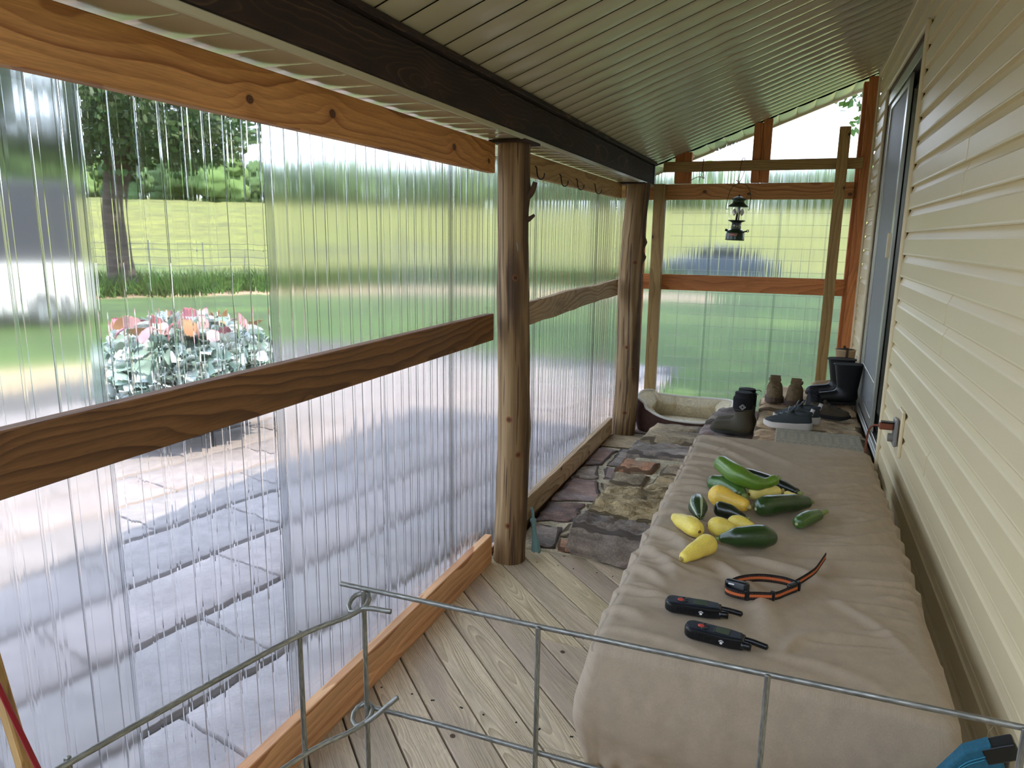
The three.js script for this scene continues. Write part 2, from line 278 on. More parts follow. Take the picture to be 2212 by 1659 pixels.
{
  // flagstone landing beside the steps
  const m = add(floor, 'mortar_bed', quadStone([[-1.36, -6.5], [-0.45, -6.5], [-0.45, -3.43], [-1.3, -3.44]], -0.08, 0.012, { nx: 24, nz: 70, amp: 0.002, seed: 3, edge: 0.004 }), mortar);
  const S = [[[-1.32, -3.76], [-1.12, -3.74], [-1.06, -3.47], [-1.2, -3.46]], [[-1.1, -3.6], [-0.97, -3.6], [-0.96, -3.455], [-1.06, -3.45]], [[-1.33, -4.1], [-1.11, -4.16], [-1.06, -3.86], [-1.3, -3.79]],
    [[-1.10, -3.83], [-0.99, -3.86], [-0.97, -3.64], [-1.08, -3.64]], [[-1.33, -4.58], [-1.14, -4.62], [-1.0, -4.24], [-1.32, -4.14]], [[-1.08, -4.16], [-0.98, -4.15], [-0.98, -3.9], [-1.05, -3.9]],
    [[-1.34, -4.86], [-1.2, -4.92], [-1.16, -4.66], [-1.33, -4.62]], [[-1.16, -4.93], [-1.02, -4.9], [-1.01, -4.66], [-1.12, -4.68]], [[-1.11, -4.6], [-1.0, -4.6], [-0.99, -4.32], [-1.03, -4.34]],
    [[-1.34, -5.4], [-1.18, -5.38], [-1.2, -4.98], [-1.33, -4.92]], [[-1.15, -5.42], [-1.03, -5.42], [-1.02, -4.98], [-1.17, -5.0]], [[-1.34, -5.83], [-1.03, -5.9], [-1.03, -5.48], [-1.33, -5.46]], [[-1.34, -6.4], [-0.9, -6.4], [-0.95, -5.98], [-1.34, -5.94]]];
  S.forEach((c, i) => add(floor, 'flagstone', quadStone(c, -0.02, 0.024 + 0.006 * hash(i, 2, 3), { nx: 7, nz: 7, amp: 0.0045, seed: 40 + i, edge: 0.006, wave: 0.02 }), stones[[1, 3, 4, 0, 4, 2, 1, 4, 5, 4, 1, 0, 4][i]]));
}
// stone steps up to the door
{
  const t = thing('stone_steps', 'mortared fieldstone steps climbing to the sliding door', 'steps', [0, 0, 0]);
  add(t, 'mortar_core', quadStone([[-0.93, -5.77], [0.46, -5.77], [0.462, -3.52], [-0.93, -3.46]], 0.0, 0.145, { nx: 22, nz: 44, amp: 0.004, seed: 8, edge: 0.01 }), mortar);
  add(t, 'mortar_core', quadStone([[-0.47, -5.77], [0.46, -5.77], [0.462, -3.56], [-0.49, -3.56]], 0.14, 0.325, { nx: 18, nz: 44, amp: 0.004, seed: 9, edge: 0.01 }), mortar);
  add(t, 'mortar_core', quadStone([[-0.12, -6.1], [0.462, -6.1], [0.462, -3.6], [-0.12, -3.6]], 0.02, 0.492, { nx: 14, nz: 44, amp: 0.004, seed: 10, edge: 0.01 }), mortar);
  const st = (c, y0, y1, k, o = {}) => add(t, 'stone', quadStone(c, y0, y1, { seed: Math.round(200 + 37 * c[0][1] * c[1][0]), nx: 10, nz: 10, ...o }), k === 'b' ? brownStone : stones[k]);
  // first step: big slab in front, then smaller pieces
  st([[-0.975, -3.62], [-0.42, -3.62], [-0.42, -3.37], [-0.985, -3.43]], 0.012, 0.185, 1, { nx: 30, nz: 14, amp: 0.019, edge: 0.024 });
  st([[-0.965, -4.16], [-0.52, -4.18], [-0.5, -3.65], [-0.955, -3.65]], 0.012, 0.18, 2, { nx: 28, nz: 30, amp: 0.018, edge: 0.02 });
  st([[-0.985, -4.44], [-0.75, -4.42], [-0.76, -4.21], [-0.975, -4.21]], 0.012, 0.172, 5, { amp: 0.012 }); st([[-0.72, -4.46], [-0.5, -4.46], [-0.5, -4.22], [-0.73, -4.21]], 0.012, 0.172, 2, { amp: 0.006 });
  st([[-0.99, -4.78], [-0.74, -4.74], [-0.75, -4.5], [-0.99, -4.48]], 0.012, 0.175, 3, { amp: 0.012 }); st([[-0.7, -4.74], [-0.5, -4.74], [-0.5, -4.5], [-0.71, -4.5]], 0.012, 0.168, 5, { amp: 0.006 });
  st([[-1.0, -5.16], [-0.5, -5.2], [-0.5, -4.86], [-1.0, -4.88]], 0.012, 0.185, 1, { nx: 18, amp: 0.014 }); st([[-0.96, -5.74], [-0.5, -5.74], [-0.5, -5.24], [-0.99, -5.22]], 0.012, 0.195, 0, { nx: 16, nz: 16, amp: 0.012, edge: 0.03, wave: 0.03 });
  // second step
  st([[-0.51, -3.86], [-0.14, -3.86], [-0.14, -3.52], [-0.5, -3.52]], 0.18, 0.35, 5); st([[-0.515, -4.2], [-0.14, -4.2], [-0.14, -3.9], [-0.51, -3.9]], 0.18, 0.355, 2); st([[-0.52, -4.48], [-0.14, -4.5], [-0.14, -4.24], [-0.5, -4.24]], 0.18, 0.35, 3, { amp: 0.012 });
  st([[-0.525, -4.86], [-0.14, -4.86], [-0.14, -4.53], [-0.525, -4.53]], 0.18, 0.36, 0, { amp: 0.012 }); st([[-0.51, -5.2], [-0.14, -5.2], [-0.14, -4.9], [-0.52, -4.9]], 0.18, 0.358, 4, { amp: 0.012 }); st([[-0.48, -5.72], [-0.14, -5.74], [-0.14, -5.24], [-0.51, -5.24]], 0.18, 0.37, 1, { nx: 14, nz: 14, amp: 0.014, edge: 0.03 });
  // top step: paler stone colours make up for the dim light here
  st([[-0.14, -4.2], [0.462, -4.2], [0.462, -3.6], [-0.14, -3.6]], 0.35, 0.512, 6, { nx: 16, nz: 14 }); st([[-0.145, -4.62], [0.16, -4.62], [0.16, -4.23], [-0.145, -4.23]], 0.35, 0.516, 7); st([[0.19, -4.62], [0.462, -4.62], [0.462, -4.23], [0.19, -4.23]], 0.35, 0.516, 6);
  st([[-0.15, -5.12], [0.462, -5.1], [0.462, -4.65], [-0.14, -4.65]], 0.35, 0.515, 6, { nx: 18, nz: 14 }); st([[-0.15, -5.56], [0.462, -5.56], [0.462, -5.14], [-0.15, -5.15]], 0.35, 0.518, 7, { nx: 18, nz: 14 }); st([[-0.12, -6.05], [0.462, -6.05], [0.462, -5.6], [-0.14, -5.6]], 0.35, 0.515, 6, { nx: 16 });
}

// ---------------------------------------------------------------- left wall: rails and clear ribbed sheets
const XL = -1.335, TH = 0.038;
const wallL = structure('wall_left');
{
  const X = [XL - TH, XL];
  const rail = (name, z, y0, y1, m, o) => { const q = member(wallL, name, X, [y0, y1], z, m, 2); return q; };
  rail('header_rail', [-3.21, -0.3], 1.938, 2.072, pine); rail('middle_rail', [-3.21, -0.3], 1.158, 1.287, pineDark); rail('sill_board', [-3.21, -0.3], 0.0, 0.152, sillWood);
  rail('header_rail', [-5.83, -3.362], 1.962, 2.075, plyTan); rail('sill_board', [-5.83, -3.362], 0.026, 0.165, greyPine);
  // the second middle rail is a waney-edged board
  const g = sheet(2, 2, () => [0, 0, 0]); g.dispose();
  const n = 40, parts = [], prof = (t, e) => (e ? 1.305 + 0.016 * t + 0.008 * fbm(t * 7, 2, 5) : 1.176 + 0.018 * t + 0.012 * fbm(t * 6, 8, 9));
  const sh = new THREE.Shape(); for (let i = 0; i <= n; i++) { const t = i / n, z = lerp(-3.362, -5.83, t); i ? sh.lineTo(z, prof(t, 1)) : sh.moveTo(z, prof(t, 1)); } for (let i = n; i >= 0; i--) { const t = i / n; sh.lineTo(lerp(-3.362, -5.83, t), prof(t, 0)); }
  const eg = new THREE.ExtrudeGeometry(sh, { depth: TH - 0.006, bevelEnabled: true, bevelSize: 0.003, bevelThickness: 0.003, bevelOffset: -0.003, bevelSegments: 1 });
  eg.rotateY(-Math.PI / 2); eg.translate(XL - 0.003, 0, 0); add(wallL, 'middle_rail', eg, greyPine);
  rail('header_rail', [-6.5, -5.98], 1.975, 2.08, plyTan); rail('middle_rail', [-6.5, -5.98], 1.2, 1.33, greyPine);
  const panel = (z0, z1, o, m, dx = 0) => { const q = add(wallL, 'clear_panel', ribbed({ len: z1 - z0, y0: 0.04, y1: 2.03, ...o }), m); q.rotation.y = -Math.PI / 2; q.position.set(XL - TH - 0.008 + dx, 0, z0); return q; };
  const hazy = { flute: 0.0052, sag: 0.0005 };
  panel(-1.125, -0.48, hazy, hazySheet, -0.01);
  for (let z = -0.3; z < 0.3; z += 0.142) member(wallL, 'plank', [XL - TH, XL], [-0.1, 1.5], [z, z + 0.139], pineDark, 1);  // unseen planks added beside the camera to block low light
  panel(-1.70, -1.11, { wob: 0.0007, rib: 0.008, ribW: 0.022, step: 0.0025 }, clearSheet);
  panel(-2.30, -1.68, { ...hazy, pitch: 0.061, ribW: 0.012 }, hazySheet, -0.01); panel(-2.86, -2.28, { ...hazy, pitch: 0.061, ribW: 0.012 }, hazySheet); panel(-3.36, -2.84, { ...hazy, pitch: 0.061, ribW: 0.012 }, hazySheet, -0.01);
  const hb = { flute: 0.007, sag: 0.00045, pitch: 0.064, ribW: 0.024, rib: 0.007 };
  panel(-3.95, -3.34, hb, hazySheet); panel(-4.75, -3.93, hb, hazySheet, -0.01); panel(-5.3, -4.73, hb, hazySheet); panel(-5.9, -5.28, hb, hazySheet, -0.01); panel(-6.54, -5.88, hb, hazySheet);
}
// ---------------------------------------------------------------- end wall
const ZE = -6.5;
const wallB = structure('wall_back');
{
  const Z = [ZE - TH, ZE];
  member(wallB, 'middle_rail', [-1.29, 0.40], [1.21, 1.345], Z, cedar, 0); member(wallB, 'upper_rail', [-1.29, 0.40], [1.982, 2.112], Z, pine, 0); member(wallB, 'sill_board', [-1.29, 0.40], [0.03, 0.16], Z, cedar, 0);
  member(wallB, 'cross_bar', [-1.12, 0.42], [2.207, 2.29], [ZE + 0.045, ZE + 0.08], treated, 0);
  member(wallB, 'corner_stud', [-1.335, -1.262], [0.02, 2.1], [ZE - TH, ZE + 0.0], cedar, 1);
  member(wallB, 'stud', [-1.19, -1.095], [0.02, 2.11], [ZE + 0.003, ZE + 0.092], treated, 1); member(wallB, 'stud', [0.228, 0.31], [0.5, 2.52], [ZE + 0.085, ZE + 0.123], treated, 1);
  member(wallB, 'stud', [-1.03, -0.893], [2.115, 2.37], [ZE - 0.03, ZE + 0.04], cedar, 1, 0.003); member(wallB, 'stud', [-0.408, -0.34], [2.115, 2.585], [ZE - 0.03, ZE + 0.04], cedar, 1); member(wallB, 'stud', [-0.338, -0.268], [2.115, 2.612], [ZE - 0.03, ZE + 0.04], cedar, 1);
  member(wallB, 'end_post', [0.375, 0.43], [0.45, 2.86], [ZE - 0.10, ZE + 0.0], cedar, 1); member(wallB, 'end_post', [0.405, 0.487], [0.45, 2.885], [ZE + 0.003, ZE + 0.06], cedar, 1);
  const panel = (x0, x1, y1, o, dz = 0) => { const q = add(wallB, 'clear_panel', ribbed({ len: x1 - x0, y0: 0.03, y1, flute: 0.0062, sag: 0.0006, pitch: 0.064, rib: 0.005, ribW: 0.02, ...o }), hazySheet); q.position.set(x0, 0, ZE - TH - 0.012 + dz); return q; };
  panel(-1.33, -0.70, 2.26, {}); panel(-0.72, -0.14, 2.462, {}, -0.008); panel(-0.16, 0.46, 2.462, { phase: 0.03 });
}

// ---------------------------------------------------------------- ceiling, roof, beam
const SL = 0.385, AL = Math.atan(SL), roofY = (x) => 2.30 + SL * (x + 1.12);
const ceiling = structure('ceiling');
{
  const P = 0.147, x0 = -1.2, x1 = 0.5, len = (x1 - x0) / Math.cos(AL);
  const plank = (L, W, rise = 0.002) => {   // shallow curved vinyl plank with turned-up edges; length along x, underside at y = 0
    const sec = []; for (let i = 0; i <= 24; i++) { const t = i / 24 * 2 - 1; sec.push([t * W / 2, 0.0046 * t * t + rise * Math.pow(Math.abs(t), 12)]); }
    return sheet(sec.length - 1, 1, (u, v) => { const s = sec[Math.round(u * (sec.length - 1))]; return [(v - 0.5) * L, s[1], s[0]]; });
  };
  const g = plank(len, P - 0.008);
  for (let k = -30; k < 32; k++) { const z = -2.1535 - P * k; if (z < -6.45 || z > 0.34) continue; const m = add(ceiling, 'ceiling_plank', g, soffit); m.position.set((x0 + x1) / 2, roofY((x0 + x1) / 2), z); m.rotation.z = AL; }
  // eave soffit under the beam and out to the fascia
  const e = plank(0.44, 0.1495, 0.003); for (let z = -6.88; z < 0.35; z += 0.15) { const m = add(ceiling, 'soffit_panel', e, soffit); m.position.set(-1.415, 2.084, z); }
  // soffit of the roof edge beyond the end wall
  const r = plank(0.40, 0.1485, 0.004); for (let k = 0; k < 17; k++) { const s = -1.55 + k * 0.1387, m = add(ceiling, 'soffit_panel', r, soffit); m.position.set(s, roofY(s), -6.745); m.rotation.set(0, Math.PI / 2, 0); m.rotation.order = 'ZYX'; m.rotation.z = AL; }
  member(ceiling, 'soffit_trim', [-1.203, -1.188], [2.081, 2.103], [-6.9, 0.4], soffit, 2);
  const cl = add(ceiling, 'wall_cove', cbox(0.018, 0.05, 6.85, 0.004, 2), sidingTrim); cl.position.set(0.478, 2.895, -3.05);
}
const roof = structure('roof');
{
  const L = 6.3 / Math.cos(AL), m = add(roof, 'roof_slab', cbox(L, 0.13, 7.4, 0.01, 2), std({ color: 0x2e2a26, roughness: 0.9 })); const cx = -1.66 + 3.15; m.position.set(cx, roofY(cx) + 0.05 + 0.065 / Math.cos(AL), -3.28); m.rotation.z = AL;
  member(roof, 'fascia', [-1.66, -1.636], [2.07, 2.22], [-7.0, 0.42], sidingTrim, 2); const q = add(roof, 'fascia', cbox(6.3 / Math.cos(AL), 0.16, 0.02, 0.003, 0), sidingTrim); q.position.set(cx, roofY(cx) + 0.07, -6.965); q.rotation.z = AL;
}
{
  const t = thing('roof_beam', 'dark stained rough timber beam running over the log posts', 'beam');
  member(t, 'beam', [-1.345, -1.19], [2.102, 2.255], [-6.4, 0.4], beamWood, 2, 0.006); member(t, 'ledger_strip', [-1.26, -1.165], [2.255, 2.278], [-6.4, 0.4], beamWood, 2, 0.004);
  member(t, 'end_plate', [-1.20, -1.184], [2.10, 2.28], [-6.405, -6.36], std({ color: 0x1b1512, roughness: 0.6 }), 1);
}
// ---------------------------------------------------------------- log posts
function logPost(at, R, seed, label, bend, bumps) {
  const t = thing('log_post', label, 'post', at);
  const map = tex(512, 1024, 1, 2.1, (u, v) => {
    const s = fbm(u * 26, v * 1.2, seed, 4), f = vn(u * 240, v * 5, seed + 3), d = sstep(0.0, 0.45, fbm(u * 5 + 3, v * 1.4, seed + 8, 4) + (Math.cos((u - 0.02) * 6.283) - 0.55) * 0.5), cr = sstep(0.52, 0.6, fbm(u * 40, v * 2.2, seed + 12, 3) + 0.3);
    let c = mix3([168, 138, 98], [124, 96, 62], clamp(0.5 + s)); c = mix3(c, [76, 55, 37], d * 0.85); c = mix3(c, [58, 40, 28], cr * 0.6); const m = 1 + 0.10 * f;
    for (const [ku, kv] of [[0.83, 1.46], [0.78, 0.215], [0.76, 0.77], [0.86, 0.59], [0.3, 1.1]]) { const q = Math.hypot((u - ku) * 0.5, v - kv) / 0.02; if (q < 1) c = mix3(c, q < 0.45 ? [74, 40, 22] : [132, 78, 40], 0.8 * sstep(1, 0.6, q)); }
    return [c[0] * m, c[1] * m, c[2] * m];
  });
  const g = sheet(40, 90, (u, v) => {
    const a = u * Math.PI * 2, y = v * 2.083; let r = R * (1.03 - 0.07 * v) + R * 0.10 * fbm3(Math.cos(a) * 1.5 + 9, Math.sin(a) * 1.5, y * 2.2, seed) + R * 0.05 * fbm3(Math.cos(a) * 6, Math.sin(a) * 6, y * 5, seed + 4);
    for (const [ba, by, bs, bw] of bumps) { let da = Math.abs(a - ba); da = Math.min(da, Math.PI * 2 - da); r += bs * Math.exp(-((da / 0.42) ** 2) - (((y - by) / bw) ** 2)); }
    return [Math.cos(a) * r + bend(v), y, -Math.sin(a) * r, u, y];
  });
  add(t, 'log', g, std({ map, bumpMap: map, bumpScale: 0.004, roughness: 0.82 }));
  add(t, 'cap_plate', cbox(R * 2.3, 0.012, R * 2.6, 0.002, 0), std({ color: 0x3a2619, roughness: 0.8 })).position.set(0, 2.078, 0);
  return t;
}
const knotWood = std({ color: 0x4e3a28, roughness: 0.9 });
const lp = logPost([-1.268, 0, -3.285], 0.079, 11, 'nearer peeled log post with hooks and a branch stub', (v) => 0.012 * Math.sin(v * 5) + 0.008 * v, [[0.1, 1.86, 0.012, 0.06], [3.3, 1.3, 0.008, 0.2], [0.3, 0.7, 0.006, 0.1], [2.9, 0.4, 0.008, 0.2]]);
add(lp, 'branch_stub', sweep([[0.06, 1.83, 0.0], [0.085, 1.85, 0.005], [0.102, 1.882, 0.008], [0.108, 1.90, 0.01]], (t) => 0.017 - 0.006 * t, { n: 10, m: 10 }), knotWood);
add(lp, 'branch_stub', sweep([[0.07, 1.73, 0.0], [0.092, 1.742, 0.004], [0.104, 1.752, 0.004]], (t) => 0.013 - 0.006 * t, { n: 8, m: 8 }), knotWood);
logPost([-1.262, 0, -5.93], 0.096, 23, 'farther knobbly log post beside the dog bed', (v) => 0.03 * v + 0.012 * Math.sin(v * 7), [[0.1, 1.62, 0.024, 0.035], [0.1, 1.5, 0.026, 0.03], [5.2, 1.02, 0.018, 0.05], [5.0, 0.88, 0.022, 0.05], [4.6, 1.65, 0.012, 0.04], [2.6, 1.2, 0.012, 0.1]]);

// ---------------------------------------------------------------- right wall: lapped siding, door
const XW = 0.484;
const wallR = structure('wall_right');
{
  const CH = 0.1067, y00 = 1.803 - CH * 18, prof = [[0, 0.0], [-0.0014, 0.004], [0, 0.009], [0, 0.072], [0.004, 0.078], [0.0165, CH + 0.002], [0.022, CH + 0.002], [0.022, 0]];
  const cache = {};
  const course = (z0, z1, k, lift = 0) => {
    const key = (z1 - z0).toFixed(3);
    if (!cache[key]) {
      const sh = new THREE.Shape(prof.map(([x, y]) => new THREE.Vector2(x, y))), g = new THREE.ExtrudeGeometry(sh, { depth: z1 - z0, bevelEnabled: false, steps: 1 });
      cache[key] = uvAlong(g, 2);
    }
    const m = add(wallR, 'siding_course', cache[key], siding); m.position.set(XW - lift, y00 + k * CH, z0); return m;
  };
  for (let k = 0; k < 29; k++) {
    const y = y00 + k * CH, j = k % 2 ? -2.79 : -1.7, zn = 0.4, zf = -6.46;
    if (y > 2.6 || y + CH < 0.5) { course(zf, -3.2 - (k % 3) * 0.4, k, 0.0013); course(-3.21 - (k % 3) * 0.4, zn, k); continue; }
    course(zf, -5.69, k); const jj = [1, 2, 9, 13, 14].includes(k % 17) ? -2.79 : [0, 5, 6].includes(k % 17) ? -1.7 : k % 2 ? -0.1 : -0.5; course(-4.045, jj, k, 0.0013); course(jj - 0.01, zn, k);
  }
  member(wallR, 'sheathing', [XW + 0.0225, 0.62], [-0.2, 3.0], [-4.05, 0.4], brownTrim, 2); member(wallR, 'sheathing', [XW + 0.0225, 0.62], [-0.2, 3.0], [-6.5, -5.68], brownTrim, 2);
  member(wallR, 'sheathing', [XW + 0.0225, 0.62], [2.66, 3.0], [-5.68, -4.05], brownTrim, 2); member(wallR, 'sheathing', [XW + 0.0225, 0.62], [-0.2, 0.5], [-5.68, -4.05], brownTrim, 2);
  member(wallR, 'house_core', [0.70, 4.4], [-0.4, 2.95], [-6.5, 0.4], std({ color: 0x4b443c, roughness: 0.9 }), 2);
  add(wallR, 'corner_channel', rod([XW - 0.006, 0.45, -6.445], [XW - 0.006, 2.9, -6.445], 0.012, 10), sidingTrim);
  for (const z of [-4.052, -5.685]) add(wallR, 'door_channel', rod([XW - 0.004, 0.42, z], [XW - 0.004, 2.66, z], 0.0125, 12), sidingTrim);
  add(wallR, 'door_channel', rod([XW - 0.002, 2.655, -4.05], [XW - 0.002, 2.655, -5.69], 0.0125, 12), sidingTrim);
}
const door = structure('door_1');
{
  const z0 = -5.672, z1 = -4.066, y0 = 0.502, y1 = 2.642, b = (n, X, Y, Z, m, a = 1) => member(door, n, X, Y, Z, m, a, 0.002);
  b('reveal', [0.488, 0.56], [y0, y1], [z1 - 0.022, z1], brownTrim); b('reveal', [0.488, 0.56], [y0, y1], [z0, z0 + 0.022], brownTrim); b('reveal', [0.488, 0.56], [y1 - 0.03, y1], [z0, z1], brownTrim, 2);
  b('jamb', [0.492, 0.585], [y0, y1 - 0.03], [z1 - 0.06, z1 - 0.022], alu); b('jamb', [0.492, 0.585], [y0, y1 - 0.03], [z0 + 0.022, z0 + 0.06], alu); b('head', [0.490, 0.585], [y1 - 0.075, y1 - 0.03], [z0 + 0.02, z1 - 0.02], alu, 2); b('head_track', [0.484, 0.492], [y1 - 0.105, y1 - 0.04], [z0 + 0.02, z1 - 0.02], alu, 2);
  b('threshold', [0.478, 0.60], [0.50, 0.518], [z0, z1], alu, 2); for (const x of [0.486, 0.505, 0.535]) b('track_rib', [x, x + 0.004], [0.518, 0.535], [z0 + 0.02, z1 - 0.02], alu, 2);
  // fixed glazed panel in the near half, blind slats behind it
  const st = (Z) => b('stile', [0.54, 0.572], [0.535, y1 - 0.08], Z, alu); st([z1 - 0.12, z1 - 0.06]); st([-4.92, -4.86]); b('rail', [0.54, 0.572], [0.535, 0.62], [-4.86, z1 - 0.12], alu, 2); b('rail', [0.54, 0.572], [y1 - 0.14, y1 - 0.08], [-4.86, z1 - 0.12], alu, 2);
  b('glass_pane', [0.554, 0.558], [0.62, y1 - 0.14], [-4.862, z1 - 0.118], phy({ color: 0xdfe8e0, roughness: 0.02, transmission: 1, thickness: 0, ior: 1.5 }));
  const slat = std({ color: 0x8d9284, roughness: 0.8 }); for (let z = -4.86; z < -4.17; z += 0.062) { const s = b('blind_slat', [0.600, 0.604], [0.56, y1 - 0.1], [z, z + 0.07], slat); s.rotation.y = 0.22; }
  b('backing', [0.64, 0.66], [0.5, 2.66], [z0, z1], std({ color: 0x2c2a28, roughness: 0.9 }));
  // sliding screen in the far half
  const fr = (n, Y, Z, a) => b(n, [0.496, 0.516], Y, Z, alu, a); fr('screen_stile', [0.532, 2.56], [-4.76, -4.69], 1); fr('screen_stile', [0.532, 2.56], [-5.61, -5.55], 1); fr('screen_rail', [2.50, 2.56], [-5.55, -4.76], 2); fr('screen_rail', [0.532, 0.60], [-5.55, -4.76], 2); fr('screen_rail', [0.80, 0.82], [-5.55, -4.76], 2);
  b('screen_mesh', [0.505, 0.508], [0.60, 2.50], [-5.55, -4.76], std({ color: 0x8b8d8c, roughness: 0.6, metalness: 0.2 }));
  b('handle', [0.478, 0.498], [1.56, 1.70], [-4.745, -4.715], sidingTrim);
}
// added plank wall, unseen behind the camera, keeps light off the table front
{
  const w = structure('added_wall_front');
  for (let x = -1.30; x < 0.6; x += 0.142) member(w, 'plank', [x, x + 0.139], [-0.15, 1.9], [0.42, 0.445], pineDark, 1);
}

// ---------------------------------------------------------------- folding table and its cover
{
  const t = thing('folding_table', 'white folding table hidden under the taupe cover', 'table', [0.003, 0, -2.46]);
  const white = std({ color: 0xe8e8e4, roughness: 0.5 }), tube = std({ color: 0xc9c9c6, roughness: 0.4 });
  add(t, 'tabletop', cbox(0.72, 0.04, 1.93, 0.012, 2), white).position.y = 0.70;
  for (const sz of [-1, 1]) { for (const sx of [-1, 1]) add(t, 'leg', rod([sx * 0.30, 0, sz * 0.86], [sx * 0.33, 0.7, sz * 0.80], 0.014, 10), tube); add(t, 'leg_brace', rod([-0.31, 0.25, sz * 0.84], [0.31, 0.25, sz * 0.84], 0.011, 8), tube); }
}
const TOP = 0.742;
// creases of the cloth on the table top: each a soft ridge along a bent line, (x, z) start, (x, z) end, bow, height, half width
const creases = [];
{
  const r = rngOf(404), C = (x0, z0, x1, z1, bow, h, w) => creases.push([x0, z0, x1, z1, bow, h * 1.45, w * 0.82]);
  C(-0.38, -3.30, -0.05, -2.95, 0.03, 0.009, 0.018); C(-0.38, -3.12, -0.12, -2.98, 0.02, 0.008, 0.014); C(-0.38, -2.98, -0.15, -2.9, 0.02, 0.008, 0.014); C(-0.36, -3.42, 0.12, -3.0, 0.04, 0.008, 0.02); C(-0.38, -2.70, -0.18, -2.66, 0.015, 0.010, 0.014); C(-0.38, -2.62, -0.2, -2.62, 0.012, 0.010, 0.013); C(-0.38, -2.50, -0.22, -2.50, 0.012, 0.009, 0.014); C(-0.38, -2.36, -0.26, -2.36, 0.01, 0.009, 0.014);
  C(-0.38, -2.22, -0.2, -2.0, 0.03, 0.011, 0.022); C(-0.38, -2.06, -0.22, -1.84, 0.03, 0.010, 0.02); C(-0.38, -1.92, -0.24, -1.8, 0.02, 0.009, 0.018); C(-0.15, -2.02, 0.02, -1.66, 0.04, 0.011, 0.026); C(-0.06, -2.08, 0.2, -1.98, 0.02, 0.009, 0.02); C(-0.38, -1.78, -0.22, -1.72, 0.012, 0.008, 0.016); C(-0.38, -1.66, -0.26, -1.62, 0.01, 0.007, 0.016);
  C(0.38, -2.98, 0.15, -2.84, 0.02, 0.009, 0.016); C(0.38, -2.88, 0.06, -2.70, 0.03, 0.010, 0.018); C(0.38, -2.76, 0.16, -2.58, 0.02, 0.011, 0.016); C(0.38, -2.62, 0.14, -2.40, 0.03, 0.012, 0.018); C(0.38, -2.48, 0.12, -2.28, 0.03, 0.012, 0.020); C(0.38, -2.34, 0.06, -2.22, 0.03, 0.011, 0.02); C(0.38, -2.22, 0.05, -2.12, 0.02, 0.010, 0.018); C(0.38, -2.10, 0.18, -2.04, 0.015, 0.009, 0.016); C(0.36, -3.2, 0.18, -3.1, 0.015, 0.007, 0.014); C(0.36, -3.1, 0.12, -3.06, 0.015, 0.007, 0.012);
  C(0.05, -1.60, 0.18, -1.72, 0.03, 0.006, 0.02); C(0.02, -1.58, 0.26, -1.52, 0.02, 0.005, 0.018); C(0.16, -1.9, 0.34, -1.62, 0.03, 0.005, 0.02); C(-0.36, -1.56, -0.02, -1.48, 0.02, 0.004, 0.016);
  for (let k = 0; k < 70; k++) { const left = k % 2, z = -3.4 + r() * 1.7, x0 = left ? -0.38 + r() * 0.12 : 0.38 - r() * 0.12, l = 0.06 + r() * 0.16; C(x0, z, x0 + (left ? l : -l), z + (left ? 0.03 : 0.06) * (r() + 0.3), 0.01 * (r() - 0.3), 0.002 + 0.004 * r(), 0.006 + 0.008 * r()); }
}
const fold = (x, z) => {
  let y = 0.0008 * fbm(x * 12, z * 12, 8, 3) + 0.004 * fbm(x * 3, z * 3, 12, 2);
  for (const [x0, z0, x1, z1, bow, h, w] of creases) {
    const dx = x1 - x0, dz = z1 - z0, L2 = dx * dx + dz * dz, t = ((x - x0) * dx + (z - z0) * dz) / L2; if (t < -0.15 || t > 1.15) continue;
    const L = Math.sqrt(L2), d = ((x - x0) * dz - (z - z0) * dx) / L - bow * Math.sin(Math.PI * clamp(t)), W = w * (0.7 + 0.8 * clamp(t)); if (Math.abs(d) > 4 * W) continue;
    const e = sstep(-0.15, 0.12, t) * sstep(1.15, 0.55, t), q = d / W; y += h * e * (q < 0 ? Math.exp(-q * q * 1.6) : Math.exp(-q * q * 0.5)) - h * 0.25 * e * Math.exp(-((q + 2) ** 2));
  }
  return y;
};
const clothTex = tex(512, 512, 0.25, 0.25, (u, v) => { const m = 1 + 0.05 * vn(u * 1400, v * 1400, 3) + 0.05 * fbm(u * 40, v * 40, 6, 3); return [178 * m, 161 * m, 139 * m]; });
const cloth = phy({ map: clothTex, bumpMap: clothTex, bumpScale: 0.0004, roughness: 0.82, sheen: 0.25, sheenRoughness: 0.6, sheenColor: new THREE.Color(0.5, 0.47, 0.42), side: THREE.DoubleSide });
